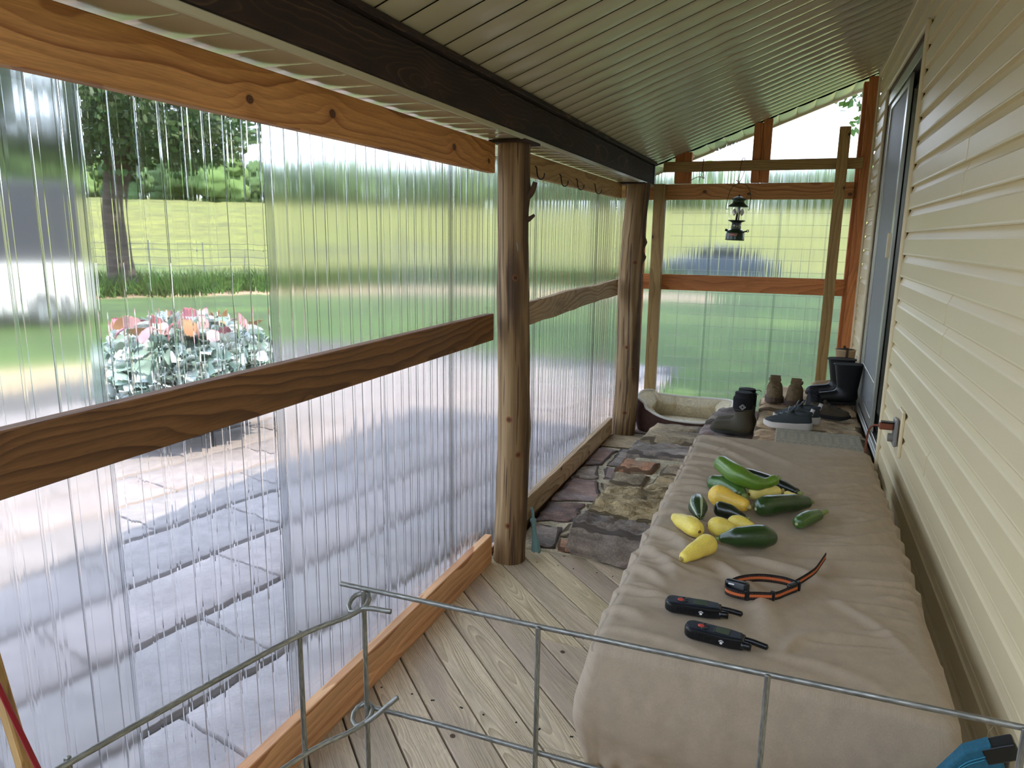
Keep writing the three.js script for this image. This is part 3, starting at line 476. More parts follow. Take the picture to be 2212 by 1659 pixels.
{
  const W = 0.755, Ln = 2.0, H = 0.33, cx = 0.003, cz = -2.46, R = 0.035;
  let g = new THREE.BoxGeometry(W, H, Ln, 110, 30, 300);
  const keep = [], p = g.attributes.position, ix = g.index;
  for (let i = 0; i < ix.count; i += 3) { const a = ix.getX(i), b = ix.getX(i + 1), c = ix.getX(i + 2); if (Math.max(p.getY(a), p.getY(b), p.getY(c)) > -H / 2 + 1e-6) keep.push(a, b, c); }
  g.setIndex(keep); g.deleteAttribute('uv'); g.deleteAttribute('normal'); g = mergeVertices(g, 1e-5);
  const q = g.attributes.position, uv = new Float32Array(q.count * 2);
  for (let i = 0; i < q.count; i++) {
    let x = q.getX(i), y = q.getY(i), z = q.getZ(i); const ix0 = clamp(x, -W / 2 + R, W / 2 - R), iz0 = clamp(z, -Ln / 2 + R, Ln / 2 - R), iy0 = Math.min(y, H / 2 - R), dx = x - ix0, dy = y - iy0, dz = z - iz0, l = Math.hypot(dx, dy, dz);
    if (l > 1e-6) { const s = R / Math.max(l, R); x = ix0 + dx * Math.min(1, s); y = iy0 + dy * Math.min(1, s); z = iz0 + dz * Math.min(1, s); }
    const t = clamp((H / 2 - R - y) / (H - R)), ex = Math.abs(ix0) >= W / 2 - R - 1e-6 ? Math.sign(ix0) : 0, ez = Math.abs(iz0) >= Math.abs(Ln / 2 - R) - 1e-6 ? Math.sign(iz0) : 0, wx = x + cx, wz = z + cz;
    const per = ex ? wz : wx, out = 0.022 * Math.sin(Math.PI * Math.min(1, t * 1.06)) - 0.03 * sstep(0.9, 1, t) + t * (0.016 * fbm(per * 7 + (ex || ez) * 3, t * 1.3, 9, 3)) + 0.010 * sstep(0.75, 1, t) * Math.sin(per * 120 + 3 * vn(per * 9, 0, 2));
    const drape = t > 0 ? 0.010 * fbm((per + t * 0.25) * 4, t * 3 - per * 3, 15, 3) * Math.sin(Math.PI * t) : 0;
    x += ex * (out + drape); z += ez * (out + drape);
    const topness = sstep(0.5, 1, dy / R); y += topness * fold(wx, wz); y -= 0.008 * sstep(W / 2 - 0.12, W / 2, Math.abs(x)) * topness;
    if (ex || ez) { const s = fold(ix0 + cx, iz0 + cz) * (1 - topness) * (1 - t) * 0.9; x += ex * s; z += ez * s; }
    q.setXYZ(i, x + cx, y + TOP - H / 2, z + cz); uv[2 * i] = x + (ex ? y : 0); uv[2 * i + 1] = z + (ez ? y : 0);
  }
  g.setAttribute('uv', new THREE.BufferAttribute(uv, 2)); g.computeVertexNormals();
  const t = thing('table_cover', 'wrinkled taupe fabric cover fitted over the long table', 'table cover'); add(t, 'cloth', g, cloth);
  // gathered elastic hem
  const pts = []; const hw = W / 2 - 0.012, hl = Ln / 2 - 0.012, rr = 0.05; for (let k = 0; k < 240; k++) { const s = k / 240 * 4, e = Math.floor(s), f = s - e; const [x, z] = [[lerp(-hw, hw, f), hl], [hw, lerp(hl, -hl, f)], [lerp(hw, -hw, f), -hl], [-hw, lerp(-hl, hl, f)]][e]; pts.push([x + cx + 0.004 * Math.sin(k * 1.7), TOP - H - 0.004 + 0.004 * Math.sin(k * 2.3), z + cz]); }
  add(t, 'elastic_hem', sweep(pts, (u) => 0.007 + 0.003 * Math.sin(u * 900), { n: 480, m: 6, closed: true }), cloth);
}
// ---------------------------------------------------------------- vegetables
const zTex = (base, dark, light, seed, stripes) => tex(256, 256, 0.3, 1, (u, v) => {
  const s = 0.5 + 0.5 * Math.sin(v * Math.PI * 2 * 5 + 0.6 * fbm(u * 12, v * 4, seed)), sp = sstep(0.45, 0.8, vn(u * 260, v * 70, seed + 4)); let c = mix3(dark, base, clamp(0.5 + fbm(u * 9, v * 6, seed + 2) * 0.8)); c = mix3(c, light, stripes * sstep(0.72, 0.98, s)); c = mix3(c, light, 0.35 * sp); return c;
});
const zMats = { light: phy({ map: zTex([104, 142, 44], [80, 118, 34], [164, 186, 96], 1, 0.25), roughness: 0.34, clearcoat: 0.3, clearcoatRoughness: 0.3 }), mid: phy({ map: zTex([68, 106, 38], [50, 84, 28], [134, 162, 92], 2, 0.3), roughness: 0.34, clearcoat: 0.3, clearcoatRoughness: 0.3 }), dark: phy({ map: zTex([40, 72, 26], [28, 54, 20], [84, 116, 62], 3, 0.2), roughness: 0.32, clearcoat: 0.4, clearcoatRoughness: 0.25 }), black: phy({ map: zTex([22, 36, 24], [14, 24, 16], [50, 70, 50], 4, 0.2), roughness: 0.3, clearcoat: 0.4, clearcoatRoughness: 0.25 }), striped: phy({ map: zTex([44, 72, 34], [30, 52, 26], [188, 196, 158], 5, 0.95), roughness: 0.34, clearcoat: 0.3, clearcoatRoughness: 0.3 }) };
const yTex = (c, seed) => tex(256, 256, 0.3, 1, (u, v) => { const m = 1 + 0.08 * fbm(u * 20, v * 9, seed) + 0.04 * vn(u * 300, v * 90, seed); return [c[0] * m, c[1] * m, c[2] * m]; });
const yMats = [phy({ map: yTex([252, 226, 104], 1), roughness: 0.42, clearcoat: 0.2, clearcoatRoughness: 0.4 }), phy({ map: yTex([246, 204, 84], 2), roughness: 0.42, clearcoat: 0.2, clearcoatRoughness: 0.4 }), phy({ map: yTex([246, 226, 128], 3), roughness: 0.42, clearcoat: 0.2, clearcoatRoughness: 0.4 })];
const stemGreen = std({ color: 0x8a9a58, roughness: 0.7 }), stemTan = std({ color: 0xb9a869, roughness: 0.75 }), scar = std({ color: 0x7a5a2c, roughness: 0.9 }), scarPale = std({ color: 0xb8b68a, roughness: 0.8 });
function veg(name, label, cat, group, pts, material, { stemEnd = 1, stemLen = 0.02, stemMat = stemGreen, scarMat = scar, blunt = 0.5 } = {}) {
  const P = pts.map(([x, y, z]) => V3(x, y, z)), R = pts.map((p) => p[3]), o = V3(0, TOP, 0); o.x = P[0].x; o.z = P[0].z; o.y = TOP;
  const curve = new THREE.CatmullRomCurve3(P.map((p) => p.clone().sub(o)), false, 'centripetal'), L = curve.getLength();
  const cum = [0]; for (let i = 1; i < P.length; i++) cum.push(cum[i - 1] + P[i].distanceTo(P[i - 1])); const T = cum.map((c) => c / cum[cum.length - 1]);
  const rad = (t) => { let i = 0; while (i < T.length - 2 && t > T[i + 1]) i++; const f = clamp((t - T[i]) / (T[i + 1] - T[i])), s = f * f * (3 - 2 * f), r = lerp(R[i], R[i + 1], s), a = R[0] * blunt / L * 1.6, b = R[R.length - 1] * 0.8 / L; const c0 = t < a ? Math.sqrt(Math.max(0, 1 - (1 - t / a) ** 2)) : 1, c1 = 1 - t < b ? Math.sqrt(Math.max(0, 1 - (1 - (1 - t) / b) ** 2)) : 1; return Math.max(0.0004, r * c0 * c1); };
  const t = thing(name, label, cat, [o.x, o.y, o.z], 0, group);
  add(t, 'flesh', sweep(curve, (u, a) => rad(u) * (1 + 0.018 * Math.cos(a * 5)), { n: 56, m: 22 }), material);
  const end = (u, du) => { const p = curve.getPointAt(u), d = curve.getTangentAt(u).multiplyScalar(du); return [p, d]; };
  const [sp, sd] = stemEnd ? end(1, 1) : end(0, -1); const sr = Math.max(0.005, (stemEnd ? R[R.length - 1] : R[0]) * 0.42);
  if (stemLen) add(t, 'stem', sweep([sp.clone().addScaledVector(sd, -0.008), sp.clone().addScaledVector(sd, stemLen * 0.5), sp.clone().addScaledVector(sd, stemLen).add(V3(0.002, 0.004, 0))], (u, a) => sr * (1.15 - 0.25 * u) * (1 + 0.12 * Math.cos(a * 5)), { n: 8, m: 15 }), stemMat);
  const [bp, bd] = stemEnd ? end(0, -1) : end(1, 1); const bs = add(t, 'blossom_scar', new THREE.CylinderGeometry(0.0045, 0.006, 0.003, 12), scarMat); bs.position.copy(bp).addScaledVector(bd, -0.0008); bs.quaternion.setFromUnitVectors(V3(0, 1, 0), bd.clone().normalize());
  return t;
}
{
  const Z = 'zucchini on the taupe cloth', Y = 'yellow squash on the taupe cloth', k = 1.2;
  const up = (a, s = k) => a.map(([x, y, z, r]) => [x, Math.max(y, TOP + 0.004 + r * s * 0.97), z, r * s]);
  veg('zucchini', 'large light green zucchini curving over the top of the pile', 'zucchini', Z, up([[-0.205, 0.858, -2.635, 0.024], [-0.134, 0.84, -2.56, 0.029], [-0.071, 0.82, -2.55, 0.023], [-0.03, 0.817, -2.573, 0.015], [0.005, 0.832, -2.595, 0.016]]), zMats.light, { stemLen: 0.006 });
  veg('zucchini', 'very dark slender zucchini at the back of the pile', 'zucchini', Z, up([[-0.158, 0.775, -2.80, 0.013], [-0.088, 0.775, -2.77, 0.02], [0.003, 0.775, -2.70, 0.021], [0.079, 0.775, -2.633, 0.012]]), zMats.black, { stemLen: 0.012 });
  veg('zucchini', 'medium green zucchini lying under the large curved one', 'zucchini', Z, up([[-0.232, 0.785, -2.606, 0.023], [-0.165, 0.785, -2.575, 0.029], [-0.10, 0.78, -2.51, 0.02]]), zMats.mid, { stemLen: 0.012 });
  veg('zucchini', 'plump dark green zucchini pointing right from the middle of the pile', 'zucchini', Z, up([[-0.056, 0.78, -2.396, 0.022], [-0.019, 0.785, -2.43, 0.029], [0.052, 0.78, -2.50, 0.026], [0.115, 0.775, -2.553, 0.017]]), zMats.dark, { stemLen: 0.008, scarMat: scarPale });
  veg('zucchini', 'small short zucchini with a long stem lying apart on the right', 'zucchini', Z, up([[0.071, 0.77, -2.339, 0.017], [0.101, 0.772, -2.395, 0.02], [0.144, 0.77, -2.462, 0.015]]), zMats.mid, { stemLen: 0.035, scarMat: scarPale });
  veg('zucchini', 'pale striped zucchini standing end on at the left of the pile', 'zucchini', Z, up([[-0.243, 0.80, -2.375, 0.018], [-0.232, 0.79, -2.315, 0.026], [-0.218, 0.772, -2.262, 0.012]]), zMats.striped, { stemLen: 0, scarMat: scarPale });
  veg('zucchini', 'glossy blackish zucchini between the striped one and the yellow squash', 'zucchini', Z, up([[-0.185, 0.78, -2.357, 0.022], [-0.144, 0.778, -2.348, 0.021], [-0.082, 0.77, -2.328, 0.009]]), zMats.black, { stemLen: 0.012 });
  veg('zucchini', 'big dark green zucchini at the front of the pile', 'zucchini', Z, up([[0.016, 0.78, -2.172, 0.018], [-0.028, 0.785, -2.152, 0.03], [-0.087, 0.783, -2.128, 0.026], [-0.147, 0.77, -2.124, 0.011]]), zMats.dark, { stemLen: 0.006 });
  veg('yellow_squash', 'bulbous ochre yellow squash with a ridged blossom end, middle left of the pile', 'squash', Y, up([[-0.217, 0.785, -2.466, 0.022], [-0.18, 0.785, -2.462, 0.032], [-0.123, 0.78, -2.44, 0.022], [-0.077, 0.775, -2.422, 0.017]]), yMats[1], { stemLen: 0.008, stemMat: stemTan });
  veg('yellow_squash', 'pale yellow crookneck squash above the plump dark zucchini', 'squash', Y, up([[-0.085, 0.78, -2.535, 0.017], [-0.04, 0.78, -2.575, 0.022], [0.017, 0.78, -2.612, 0.016]]), yMats[2], { stemLen: 0.012, stemMat: stemTan });
  veg('yellow_squash', 'thin pale squash neck pointing right behind the plump zucchini', 'squash', Y, up([[0.03, 0.775, -2.60, 0.014], [0.055, 0.775, -2.585, 0.012], [0.082, 0.775, -2.575, 0.009]]), yMats[2], { stemLen: 0.008, stemMat: stemTan });
  veg('yellow_squash', 'squash almost hidden beneath the large curved zucchini', 'squash', Y, up([[-0.10, 0.775, -2.685, 0.016], [-0.075, 0.775, -2.67, 0.019], [-0.045, 0.775, -2.655, 0.014]]), yMats[2], { stemLen: 0, stemMat: stemTan });
  veg('yellow_squash', 'bright yellow squash nearest the left edge of the table', 'squash', Y, up([[-0.203, 0.78, -2.128, 0.02], [-0.235, 0.78, -2.168, 0.025], [-0.262, 0.775, -2.20, 0.021], [-0.301, 0.765, -2.26, 0.012]]), yMats[0], { stemLen: 0.004, stemMat: stemTan });
  veg('yellow_squash', 'yellow squash tucked behind the front dark zucchini', 'squash', Y, up([[-0.188, 0.78, -2.19, 0.018], [-0.155, 0.78, -2.195, 0.025], [-0.102, 0.775, -2.19, 0.017]]), yMats[0], { stemLen: 0 });
  veg('yellow_squash', 'yellow squash farthest right in the front row, half hidden', 'squash', Y, up([[-0.133, 0.775, -2.268, 0.015], [-0.1, 0.775, -2.258, 0.022], [-0.05, 0.775, -2.237, 0.012]]), yMats[0], { stemLen: 0 });
  veg('yellow_squash', 'frontmost pear shaped yellow squash pointing to the lower left', 'squash', Y, up([[-0.160, 0.78, -2.073, 0.021], [-0.174, 0.778, -2.045, 0.026], [-0.196, 0.775, -2.005, 0.021], [-0.231, 0.765, -1.948, 0.013]]), yMats[0], { stemLen: 0.003, stemMat: stemTan });
}
// ---------------------------------------------------------------- two hand-held training remotes and a dog collar
function remote(at, turn, label) {
  const t = thing('training_remote', label, 'remote', at, turn, 'training remotes on the cloth');
  const body = (L, W, H, r, n = 14) => { const s = new THREE.Shape(), hw = W / 2; s.moveTo(-L / 2 + hw, -hw); s.lineTo(L / 2 - 0.03, -hw); s.lineTo(L / 2, -hw * 0.72); s.lineTo(L / 2, hw * 0.72); s.lineTo(L / 2 - 0.03, hw); s.lineTo(-L / 2 + hw, hw); s.absarc(-L / 2 + hw, 0, hw, Math.PI / 2, Math.PI * 1.5, false); const g = new THREE.ExtrudeGeometry(s, { depth: H - 2 * r, bevelEnabled: true, bevelSize: r, bevelThickness: r, bevelOffset: -r, bevelSegments: 3, curveSegments: n }); g.rotateX(-Math.PI / 2); g.translate(0, r, 0); return g; };
  const shell = phy({ color: 0x0e1116, roughness: 0.32 }), face = phy({ color: 0x1f2836, roughness: 0.28 });
  add(t, 'shell', body(0.135, 0.046, 0.026, 0.006), shell); const f = add(t, 'face_plate', body(0.124, 0.036, 0.004, 0.0012), face); f.position.set(-0.002, 0.0245, 0);
  const sc = add(t, 'screen', cbox(0.030, 0.002, 0.026, 0.0006, 0), phy({ color: 0x4d5a4e, roughness: 0.12 })); sc.position.set(0.018, 0.0288, 0); const be = add(t, 'screen_bezel', cbox(0.036, 0.0012, 0.031, 0.0004, 0), shell); be.position.set(0.018, 0.0284, 0);
  const heart = add(t, 'red_button', new THREE.SphereGeometry(0.0068, 14, 10), phy({ color: 0xc04438, roughness: 0.4 })); heart.scale.set(1.15, 0.5, 0.95); heart.position.set(-0.030, 0.0292, 0.001);
  for (const [x, z] of [[-0.024, -0.0105], [-0.017, -0.004], [-0.017, 0.006], [-0.024, 0.0115]]) { const b = add(t, 'button', new THREE.SphereGeometry(0.0042, 12, 8), phy({ color: 0x11141a, roughness: 0.35 })); b.scale.set(1.2, 0.55, 0.9); b.position.set(x, 0.0292, z); }
  for (let i = 0; i < 6; i++) for (const s of [-1, 1]) { const r = add(t, 'grip_rib', cbox(0.0026, 0.012, 0.003, 0.0008, 1), shell); r.position.set(-0.038 + i * 0.007, 0.014, s * 0.0232); }
  add(t, 'antenna', sweep([[0.058, 0.015, -0.010], [0.08, 0.014, -0.011], [0.118, 0.009, -0.011]], (u) => 0.0072 - 0.0006 * u - 0.005 * sstep(0.96, 1, u), { n: 20, m: 14 }), shell); add(t, 'dial', sweep([[0.062, 0.013, 0.012], [0.084, 0.012, 0.012]], 0.0085, { n: 3, m: 14 }), shell);
  const paw = std({ color: 0xf2f2f2, roughness: 0.5 }), m = [[0, -0.001, 0.0032], [-0.0042, 0.0028, 0.0014], [-0.0015, 0.0048, 0.0014], [0.0015, 0.0048, 0.0014], [0.0042, 0.0028, 0.0014]].map(([x, y, r]) => { const g = new THREE.CylinderGeometry(r, r, 0.0006, 10); g.rotateX(Math.PI / 2); g.translate(x, y, 0); return g; });
  add(t, 'paw_emblem', mergeGeometries(m), paw).position.set(0.02, 0.012, 0.0232); return t;
}
remote([-0.165, TOP + 0.007, -1.688], 0.07, 'farther of the two black training remotes, beside the dog collar'); remote([-0.103, TOP + 0.006, -1.578], -0.10, 'nearer of the two black training remotes, by the table front edge');
{
  const t = thing('dog_collar', 'black and orange striped dog collar with a receiver box', 'collar', [0, TOP + 0.007, 0]);
  const band = tex(64, 64, 0.02, 1, (u, v) => (Math.abs(v - 0.5) < 0.17 ? [214, 112, 62] : Math.abs(Math.abs(v - 0.5) - 0.3) < 0.03 && (u * 200) % 1 < 0.5 ? [120, 84, 64] : [22, 18, 18]));
  const bm = std({ map: band, roughness: 0.85, side: THREE.DoubleSide });
  const strap = (pts, h, n, tilt = 0.25) => { const c = new THREE.CatmullRomCurve3(pts.map((p) => V3(...p)), false, 'centripetal'), L = c.getLength(), P = V3(), th = 0.0012, up = V3(0, 1, 0), T = V3(), N = V3(); const pos = []; return sheet(7, n, (u, v) => { c.getPointAt(v, P); c.getTangentAt(v, T); N.crossVectors(up, T).normalize(); const k = Math.round(u * 7), e = [[0, th], [0.33, th], [0.66, th], [1, th], [1, -th], [0.66, -th], [0.33, -th], [0, -th]][k]; return [P.x + N.x * (e[1] + e[0] * h * tilt * 0), P.y + e[0] * h, P.z + N.z * e[1], v * L, e[0]]; }); };
  add(t, 'strap', strap([[-0.098, 0, -1.845], [-0.07, 0.002, -1.885], [-0.02, 0.003, -1.918], [0.04, 0.003, -1.925], [0.072, 0.002, -1.915]], 0.022, 40), bm);
  add(t, 'strap', strap([[-0.1, 0, -1.842], [-0.096, 0, -1.815], [-0.06, 0, -1.803], [-0.02, 0, -1.815], [0.022, 0, -1.832], [0.05, 0, -1.868], [0.075, 0.001, -1.9]], 0.022, 50), bm);
  add(t, 'strap_tail', strap([[0.07, 0.001, -1.925], [0.095, 0.002, -1.97], [0.12, 0.004, -2.02], [0.135, 0.006, -2.07], [0.15, 0.008, -2.125]], 0.02, 30), bm);
  const rc = add(t, 'receiver_box', new RoundedBoxGeometry(0.062, 0.03, 0.026, 3, 0.008), phy({ color: 0x0f1318, roughness: 0.34 })); rc.position.set(-0.072, 0.018, -1.836); rc.rotation.set(-0.3, -0.42, 0);
  const wl = add(rc, 'white_mark', cbox(0.016, 0.0035, 0.001, 0.0003, 0), std({ color: 0xe6e2dc })); wl.position.set(-0.01, 0.004, 0.0132);
  for (const [x, y, z, r] of [[-0.045, 0.011, -1.806, 0.3], [0.016, 0.011, -1.83, -0.3], [0.078, 0.012, -1.912, -1]]) { const b = add(t, 'buckle', new RoundedBoxGeometry(0.012, 0.027, 0.008, 2, 0.003), blackPlastic); b.position.set(x, y, z); b.rotation.y = r; }
  const bk = add(t, 'buckle', new RoundedBoxGeometry(0.034, 0.024, 0.014, 2, 0.005), blackPlastic); bk.position.set(0.062, 0.013, -1.895); bk.rotation.y = 1.0;
}

// ---------------------------------------------------------------- wire livestock panels in the foreground
{
  const R = 0.0029, g = thing('wire_panel', 'galvanized wire panel crossing in front of the covered table', 'wire panel', [-0.44, 0, -0.654]);
  const H = [1.25, 1.10, 0.95, 0.80, 0.65, 0.5, 0.38, 0.28, 0.18, 0.08], x1 = 0.92, zAt = (x) => -0.011 * x;
  H.forEach((y, i) => add(g, 'rod', sweep([[i ? 0.0 : -0.022, y + (i ? 0 : 0.002), 0.0], [0.1, y, zAt(0.1) - 0.002], [0.22, y, zAt(0.22)], [x1, y, zAt(x1)]], R, { n: 16, m: 8 }), galv));
  for (const x of [0.012, 0.222, 0.448, 0.652, 0.86]) add(g, 'rod', sweep([[x, 0.0, zAt(x) + 0.0055], [x, 1.252, zAt(x) + 0.0055]].map((p) => V3(...p)), R, { n: 2, m: 8 }), galv);
  const k = thing('wire_panel', 'galvanized wire panel with curled ends at the lower left, hooked to the other', 'wire panel', [-0.43, 0, -0.64]);
  const curl = (y, tail) => [[tail[0], y + tail[1], tail[2]], [0.012, y + 0.002, 0.006], [0.0, y - 0.003, 0.012], [-0.010, y + 0.001, 0.004], [-0.009, y + 0.006, -0.012], [0.004, y + 0.008, -0.015], [0.011, y + 0.003, -0.002], [0.004, y - 0.001, 0.018], [-0.018, y - 0.004, 0.052], [-0.03, y - 0.005, 0.08], [-0.058, y - 0.005, 0.2], [-0.085, y - 0.005, 0.33], [-0.13, y - 0.005, 0.56], [-0.17, y - 0.005, 0.8]];
  for (const [y, tail] of [[1.238, [0.045, 0.004, 0.004]], [1.095, [0.042, 0.03, -0.012]]]) add(k, 'rod', sweep(curl(y, tail), R, { n: 110, m: 8 }), galv);
  for (const y of [0.94, 0.79, 0.64, 0.49, 0.37, 0.27, 0.17, 0.07]) add(k, 'rod', sweep([[0.0, y, 0.02], [-0.03, y, 0.08], [-0.085, y, 0.33], [-0.17, y, 0.8]], R, { n: 14, m: 8 }), galv);
  for (const [x, z] of [[-0.026, 0.068], [-0.078, 0.294], [-0.12, 0.52], [-0.16, 0.745]]) add(k, 'rod', sweep([V3(x - 0.003, 0, z), V3(x - 0.003, 1.236, z)], R, { n: 2, m: 8 }), galv);
}
// ---------------------------------------------------------------- lantern on its cord
const cordMat = std({ map: tex(64, 64, 0.02, 1, (u, v) => (Math.sin((u * 600 + v * 6.28 * 2)) > 0.2 ? [150, 40, 36] : [40, 22, 24])), roughness: 0.9 });
{
  const t = thing('camping_lantern', 'green camping lantern with clear globe hanging from a cord', 'lantern', [-0.486, 1.645, -6.29]); t.rotation.z = -0.035;
  const green = phy({ color: 0x1f3a24, roughness: 0.35, clearcoat: 0.3 }), steel = std({ color: 0x9a9c92, metalness: 0.8, roughness: 0.35 }), dark = std({ color: 0x23281f, roughness: 0.5, metalness: 0.3 });
  add(t, 'fuel_tank', lathe([[0, 0.002], [0.07, 0.0], [0.077, 0.004], [0.075, 0.01], [0.074, 0.055], [0.068, 0.074], [0.05, 0.087], [0.04, 0.092], [0, 0.093]]), green);
  add(t, 'collar', lathe([[0, 0.09], [0.04, 0.09], [0.04, 0.143], [0, 0.143]]), steel); const dl = add(t, 'dial', new THREE.CylinderGeometry(0.015, 0.016, 0.014, 18), dark); dl.rotation.x = Math.PI / 2; dl.position.set(-0.012, 0.118, 0.043); const dk = add(dl, 'dial_knob', new THREE.CylinderGeometry(0.009, 0.009, 0.006, 14), steel); dk.position.y = 0.009;
  add(t, 'globe_seat', lathe([[0.035, 0.143], [0.066, 0.156], [0.07, 0.162], [0.06, 0.16], [0.02, 0.15]]), dark);
  add(t, 'glass_globe', lathe([[0.066, 0.158], [0.0685, 0.18], [0.069, 0.22], [0.068, 0.262]], 40), phy({ color: 0xffffff, roughness: 0.02, transmission: 1, thickness: 0, ior: 1.5, side: THREE.DoubleSide }));
  add(t, 'burner_tube', rod([-0.004, 0.15, 0], [0.002, 0.272, 0.004], 0.009, 12), dark); add(t, 'burner_tube', rod([0.014, 0.15, 0.004], [0.016, 0.272, 0.004], 0.005, 10), dark);
  const mant = std({ color: 0xe8e4d8, roughness: 0.9 }); for (const s of [-1, 1]) { const m = add(t, 'mantle', lathe([[0.004, 0], [0.013, 0.014], [0.016, 0.034], [0.008, 0.052], [0.003, 0.056]], 14), mant); m.position.set(s * 0.03 + 0.004, 0.198, -0.004); }
  add(t, 'ventilator', lathe([[0, 0.268], [0.07, 0.266], [0.083, 0.270], [0.064, 0.286], [0.05, 0.296], [0.046, 0.306], [0.046, 0.318], [0.062, 0.324], [0.056, 0.332], [0.03, 0.346], [0.008, 0.352], [0, 0.352]], 36), green);
  add(t, 'top_nut', lathe([[0, 0.35], [0.008, 0.35], [0.007, 0.364], [0, 0.366]], 12), dark);
  add(t, 'bail', sweep([[-0.075, 0.248, 0], [-0.094, 0.25, 0], [-0.092, 0.29, 0], [-0.082, 0.37, 0], [-0.055, 0.43, 0], [0.0, 0.455, 0], [0.055, 0.43, 0], [0.085, 0.37, 0], [0.09, 0.29, 0], [0.088, 0.25, 0], [0.075, 0.246, 0]], 0.0022, { n: 70, m: 8 }), dark);
  const pump = add(t, 'pump_knob', new THREE.CylinderGeometry(0.01, 0.01, 0.02, 12), dark); pump.rotation.z = 1.2; pump.position.set(-0.072, 0.08, 0.012); add(t, 'filler_valve', rod([0.06, 0.07, 0.02], [0.092, 0.078, 0.026], 0.006, 10), dark); const vk = add(t, 'valve_knob', new THREE.TorusGeometry(0.008, 0.003, 8, 14), dark); vk.position.set(0.096, 0.08, 0.027);
  // printed maker's badge
  const c = document.createElement('canvas'); c.width = 256; c.height = 96; const x = c.getContext('2d'); x.fillStyle = '#b8b4a8'; x.fillRect(0, 0, 256, 96); x.fillStyle = '#a33a2c'; x.fillRect(8, 8, 240, 80); x.fillStyle = '#e6e0d2'; x.font = 'italic bold 52px sans-serif'; x.textAlign = 'center'; x.textBaseline = 'middle'; x.fillText('Coleman', 128, 50);
  const ct = new THREE.CanvasTexture(c); ct.colorSpace = THREE.SRGBColorSpace; const w = 0.9;
  add(t, 'badge', sheet(10, 1, (u, v) => { const a = -0.45 + (u - 0.5) * w + (v - 0.5) * 0.12 + 0.28, r = 0.0755; return [Math.sin(a) * r, 0.034 + v * 0.024, Math.cos(a) * r, u, v]; }), std({ map: ct, roughness: 0.5 }));
  const c1 = thing('cord', 'red cord tied to the bar above the lantern', 'cord', [-0.482, 2.10, -6.33], 0, 'cords on the cross bar');
  add(c1, 'loop', sweep([[-0.006, -0.002, 0.034], [-0.004, 0.06, 0.024], [0.0, 0.13, 0.0], [0.008, 0.197, -0.03], [0.02, 0.2, -0.09], [0.022, 0.14, -0.135], [0.018, 0.09, -0.115], [0.01, 0.03, 0.0], [-0.002, 0.0, 0.036], [0.004, -0.008, 0.042]], 0.0028, { n: 60, m: 7 }), cordMat); add(c1, 'knot', sweep([[-0.03, 0.024, 0.02], [-0.012, 0.016, 0.03], [0.002, 0.008, 0.036]], 0.003, { n: 10, m: 7 }), cordMat);
  const c2 = thing('cord', 'loose looped cord hanging from the bar left of the lantern', 'cord', [-0.785, 2.10, -6.36], 0, 'cords on the cross bar');
  add(c2, 'loop', sweep([[-0.004, 0.1, -0.10], [-0.004, 0.15, -0.11], [-0.004, 0.197, -0.07], [-0.002, 0.2, -0.01], [0.004, 0.16, 0.03], [0.0, 0.108, 0.026], [-0.006, 0.07, 0.026], [0.02, 0.045, 0.03], [0.018, 0.04, 0.03], [-0.012, 0.058, 0.026], [-0.05, 0.05, 0.026], [-0.09, 0.03, 0.02]], 0.0026, { n: 70, m: 7 }), cordMat); add(c2, 'tail', sweep([[0.0, 0.11, 0.026], [0.012, 0.08, 0.03], [0.021, 0.045, 0.03]], 0.0026, { n: 10, m: 7 }), cordMat); add(c2, 'tail', sweep([[-0.012, 0.058, 0.028], [-0.018, 0.03, 0.03], [-0.022, 0.01, 0.03]], 0.0026, { n: 8, m: 7 }), cordMat);
}
